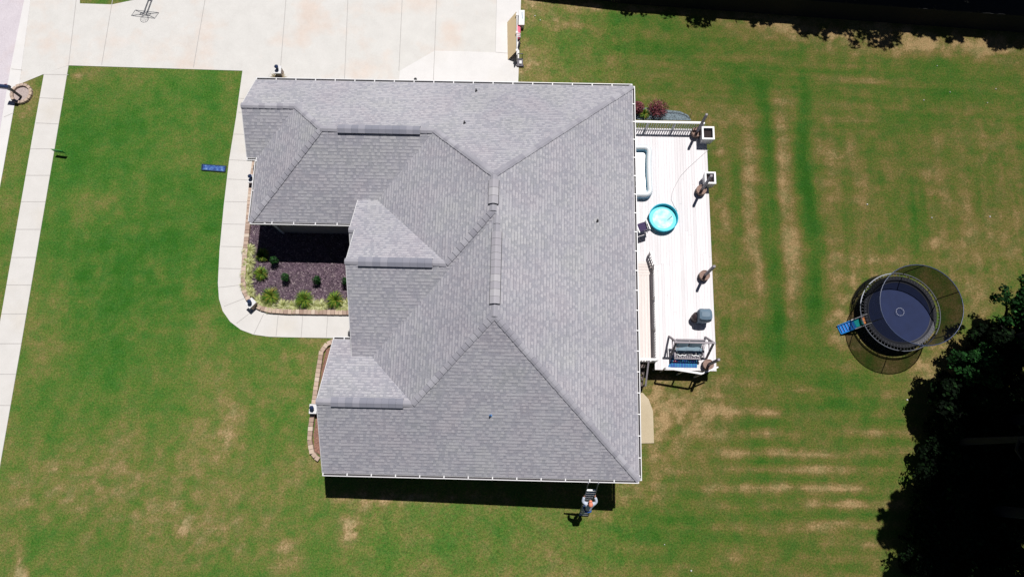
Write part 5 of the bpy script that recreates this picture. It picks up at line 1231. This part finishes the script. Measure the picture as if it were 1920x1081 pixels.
mb = MB(); mb.lathe(hd+Vector((0, -.0, .06)), [(.105, -.02), (.11, .02), (.095, .08), (.05, .115), (0, .122)], 20, sx=.95, sy=1.1)
mb.lathe(hd+Vector((0, .13, .045)), [(.0, -.006), (.075, -.004), (.075, .004), (0, .008)], 16, sx=1.0, sy=.9); mb.build('cap', MAT['cap'], t, True)

# ------------------------------------------------------------------ back fence
def fpt(u, v): q = G(u, v); return Vector((q.x+.175*1.5, q.y+.365*1.5, -1))
fa, fb_ = fpt(930, -6), fpt(2120, 92)
fd = (fb_-fa).normalized(); FL = (fb_-fa).length; fnn = Vector((-fd.y, fd.x, 0))
t = thing('back_fence', 'dark board fence along the back of the lawn in front of the woods', 'fence', fa)
darkw = M('dark_fence_wood', (.004, .004, .004), .9, .4, 4)
mb = MB(); k = int(FL/.15)
for i in range(k):
    q = fa.lerp(fb_, (i+.5)/k); h_ = 1.48+random.uniform(-.015, .015); z_ = g(q.x)
    mb.box((q.x, q.y, z_+h_/2), (.145, .022, h_), math.atan2(fd.y, fd.x))
mb.build('board_panel', darkw, t)
n_ = int(FL/2.4)
for i in range(n_+1):
    q = fa.lerp(fb_, i/n_)+fnn*.06; z_ = g(q.x); mb = MB(); mb.box((q.x, q.y, z_+.78), (.1, .09, 1.56), math.atan2(fd.y, fd.x)); mb.build('post', darkw, t)
for zr in (.35, 1.2):
    mb = MB(); 
    for i in range(n_): a_ = fa.lerp(fb_, i/n_)+fnn*.035; b_ = fa.lerp(fb_, (i+1)/n_)+fnn*.035; a_.z = g(a_.x)+zr; b_.z = g(b_.x)+zr; mb.bar(a_, b_, .03, .08)
    mb.build('rail', darkw, t)
mb = MB()
for u0, u1 in ((1700, 1792), (1855, 1896)):
    pass
# ------------------------------------------------------------------ trees
def crown(seed, R_, Hc, nb, nl, leaf, fill=.5):
    random.seed(seed); mb = MB()
    for i in range(nb):
        a = random.uniform(0, 6.28); rr_ = R_*.62*random.random()**.5; zc = random.uniform(-.6, .75)*Hc
        br = R_*random.uniform(.3, .5)*(1-.35*abs(zc/Hc))
        leafball(mb, (rr_*math.cos(a), rr_*math.sin(a), zc), br, br, br*.8, nl, leaf, fill)
    # stray sprays that break the outline
    for i in range(nb*2):
        a = random.uniform(0, 6.28); zc = random.uniform(-.5, .6)*Hc; r0 = R_*(1-.3*abs(zc/Hc))*random.uniform(.72, .95)
        leafball(mb, (r0*math.cos(a), r0*math.sin(a), zc), R_*.16, R_*.16, R_*.12, nl//10, leaf, .2)
    return mb
def limbs(mb, base, hc, R_, seed):
    random.seed(seed*7+1)
    for i in range(7):
        a = i*.9+random.random(); z0 = hc*random.uniform(.35, .75); e = base+Vector((R_*.6*math.cos(a), R_*.6*math.sin(a), z0+R_*.45))
        mb.tube([base+Vector((0, 0, z0)), base.lerp(e, .5)+Vector((0, 0, z0*.4+.3)), e], [.09, .06, .025], 6)
protos = {}
def tree(name, label, base, hc, R_, Hc, mat, seed, nb=16, nl=420, leaf=.3, group='trees round the back lawn', cat='tree', fill=.5):
    key = (seed, R_, Hc, nb, nl)
    t = thing(name, label, cat, base, 0, group)
    mb = MB(); top = Vector((base.x+.2, base.y, base.z+hc+Hc*.3))
    mb.tube([base-Vector((0, 0, .3)), base+Vector((.05, 0, hc*.5)), top], [.055*R_+.1, .045*R_+.06, .04], 10); limbs(mb, base, hc, R_, seed); mb.build('trunk', MAT['trunk'], t, True)
    cb = crown(seed, R_, Hc, nb, nl, leaf, fill); cb.v = [(x+base.x, y+base.y, z+base.z+hc) for x, y, z in cb.v]
    cb.build('crown', mat, t)
    random.seed(seed+99)
    return t
SH = Vector((.175, .365, 0))
def shade_tree(u, v, hc, R_, Hc, label, seed, mat='shadeleaf', **kw):   # stands where its shadow falls on the ground seen at (u, v)
    s = G(u, v); b = s+SH*(hc); b.z = g(b.x)
    return tree('shade_tree', label, b, hc, R_, Hc, MAT[mat], seed, **kw)
# right-hand group
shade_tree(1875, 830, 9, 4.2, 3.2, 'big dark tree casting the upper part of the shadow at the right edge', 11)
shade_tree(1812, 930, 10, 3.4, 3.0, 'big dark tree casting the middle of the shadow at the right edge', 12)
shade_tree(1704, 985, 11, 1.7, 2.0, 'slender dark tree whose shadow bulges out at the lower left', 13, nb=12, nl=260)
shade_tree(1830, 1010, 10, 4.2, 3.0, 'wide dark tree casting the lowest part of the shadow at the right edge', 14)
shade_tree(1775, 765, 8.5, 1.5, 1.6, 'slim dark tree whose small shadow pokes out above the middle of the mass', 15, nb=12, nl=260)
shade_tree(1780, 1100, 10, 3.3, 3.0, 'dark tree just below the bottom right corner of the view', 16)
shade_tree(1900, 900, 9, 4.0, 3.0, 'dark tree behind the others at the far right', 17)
def seen_tree(u, v, z, R_, Hc, label, seed, mat, name='leafy_tree', **kw):    # its crown is seen at (u, v)
    p = P(u, v, z); b = Vector((p.x, p.y, g(p.x))); return tree(name, label, b, z-b.z, R_, Hc, MAT[mat], seed, **kw)
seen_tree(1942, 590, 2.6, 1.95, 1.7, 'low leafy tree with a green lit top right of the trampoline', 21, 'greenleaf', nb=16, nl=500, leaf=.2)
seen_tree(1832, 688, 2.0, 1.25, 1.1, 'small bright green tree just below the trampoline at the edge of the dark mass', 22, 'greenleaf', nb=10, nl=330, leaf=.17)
seen_tree(1890, 660, 1.6, 1.9, 1.4, 'dark bushy tree between the two green ones', 23, 'shadeleaf', nb=14, nl=420, leaf=.22)
seen_tree(1815, 745, 1.2, 1.7, 1.3, 'dark bushy tree under the small bright green one', 24, 'shadeleaf', nb=12, nl=420, leaf=.22)
random.seed(5)  # black foliage below is added inside the tree shadow to deepen it
for k, (u, v, lab) in enumerate(((1885, 775, 'added black foliage deepening the shade right below the low green tree'), (1820, 815, 'added black foliage deepening the upper shade at its left'), (1905, 850, 'added black foliage deepening the shade half way down the right edge'), (1845, 885, 'added black foliage deepening the middle of the shade'),
                               (1782, 895, 'added black foliage deepening the middle shade at its left'), (1900, 940, 'added black foliage deepening the shade at the right edge above the lowest group'), (1830, 970, 'added black foliage deepening the middle of the lower shade'), (1765, 975, 'added black foliage deepening the lower shade at its left'),
                               (1885, 1030, 'added black foliage deepening the shade near the bottom right corner'), (1812, 1050, 'added black foliage deepening the shade near the bottom edge'), (1755, 1050, 'added black foliage deepening the shade furthest left at the bottom edge'), (1790, 830, 'small added black foliage deepening the gap between the upper and middle shade'))):
    seen_tree(u, v, .2, 1.75, 1.0, lab, 60+k, 'shadeleaf', nb=12, nl=330, leaf=.2, group='black leafed bushes in the shade', cat='bush', name='bush')
# trees beyond the fence
i = 0
for u, v, hc, R_, lab in ((1060, -70, 7, 2.8, 'dark tree first from the left beyond the back fence'), (1180, -52, 7, 2.8, 'dark tree second from the left beyond the back fence'), (1310, -40, 7.5, 3.0, 'dark tree third from the left beyond the back fence'),
                       (1420, -28, 7.5, 2.6, 'dark tree fourth from the left beyond the back fence'), (1535, 16, 9, 1.9, 'dark tree whose shadow first spills past the fence shadow'), (1645, 20, 10, 2.7, 'dark tree casting the deepest scalloped shadow past the fence'), (1775, 34, 9, 1.6, 'dark tree casting the small scallop right of the deepest one'),
                       (1720, -10, 8, 2.4, 'dark tree behind the gap between two scalloped shadows'), (1895, 36, 9, 1.9, 'dark tree casting the scallop at the upper right corner'), (1850, -6, 8, 2.6, 'dark tree behind the upper right corner')):
    shade_tree(u, v, hc, R_, 2.2 if R_ < 2.2 else 2.8, lab, 40+i, nb=16, nl=330, leaf=.32); i += 1

# ------------------------------------------------------------------ small pale stones scattered on the back lawn
random.seed(3)
for u, v in ((1781, 173), (1867, 167), (1732, 188), (1757, 124), (1851, 193), (1701, 749), (1296, 1069), (1747, 408), (1626, 383), (1003, 30), (1013, 38), (1856, 406), (1246, 1020)):
    c = G(u, v, .02); mb = MB(); r_ = random.uniform(.025, .045); mb.lathe(c, [(0, -.02), (r_, -.01), (r_*.9, .02), (r_*.4, .04), (0, .042)], 7, sx=random.uniform(.8, 1.3))
    tag(mb.build('pale_stone', MAT['white']), 'tiny pale stone lying on the back lawn grass', 'stone', 'tiny pale stones on the lawn')
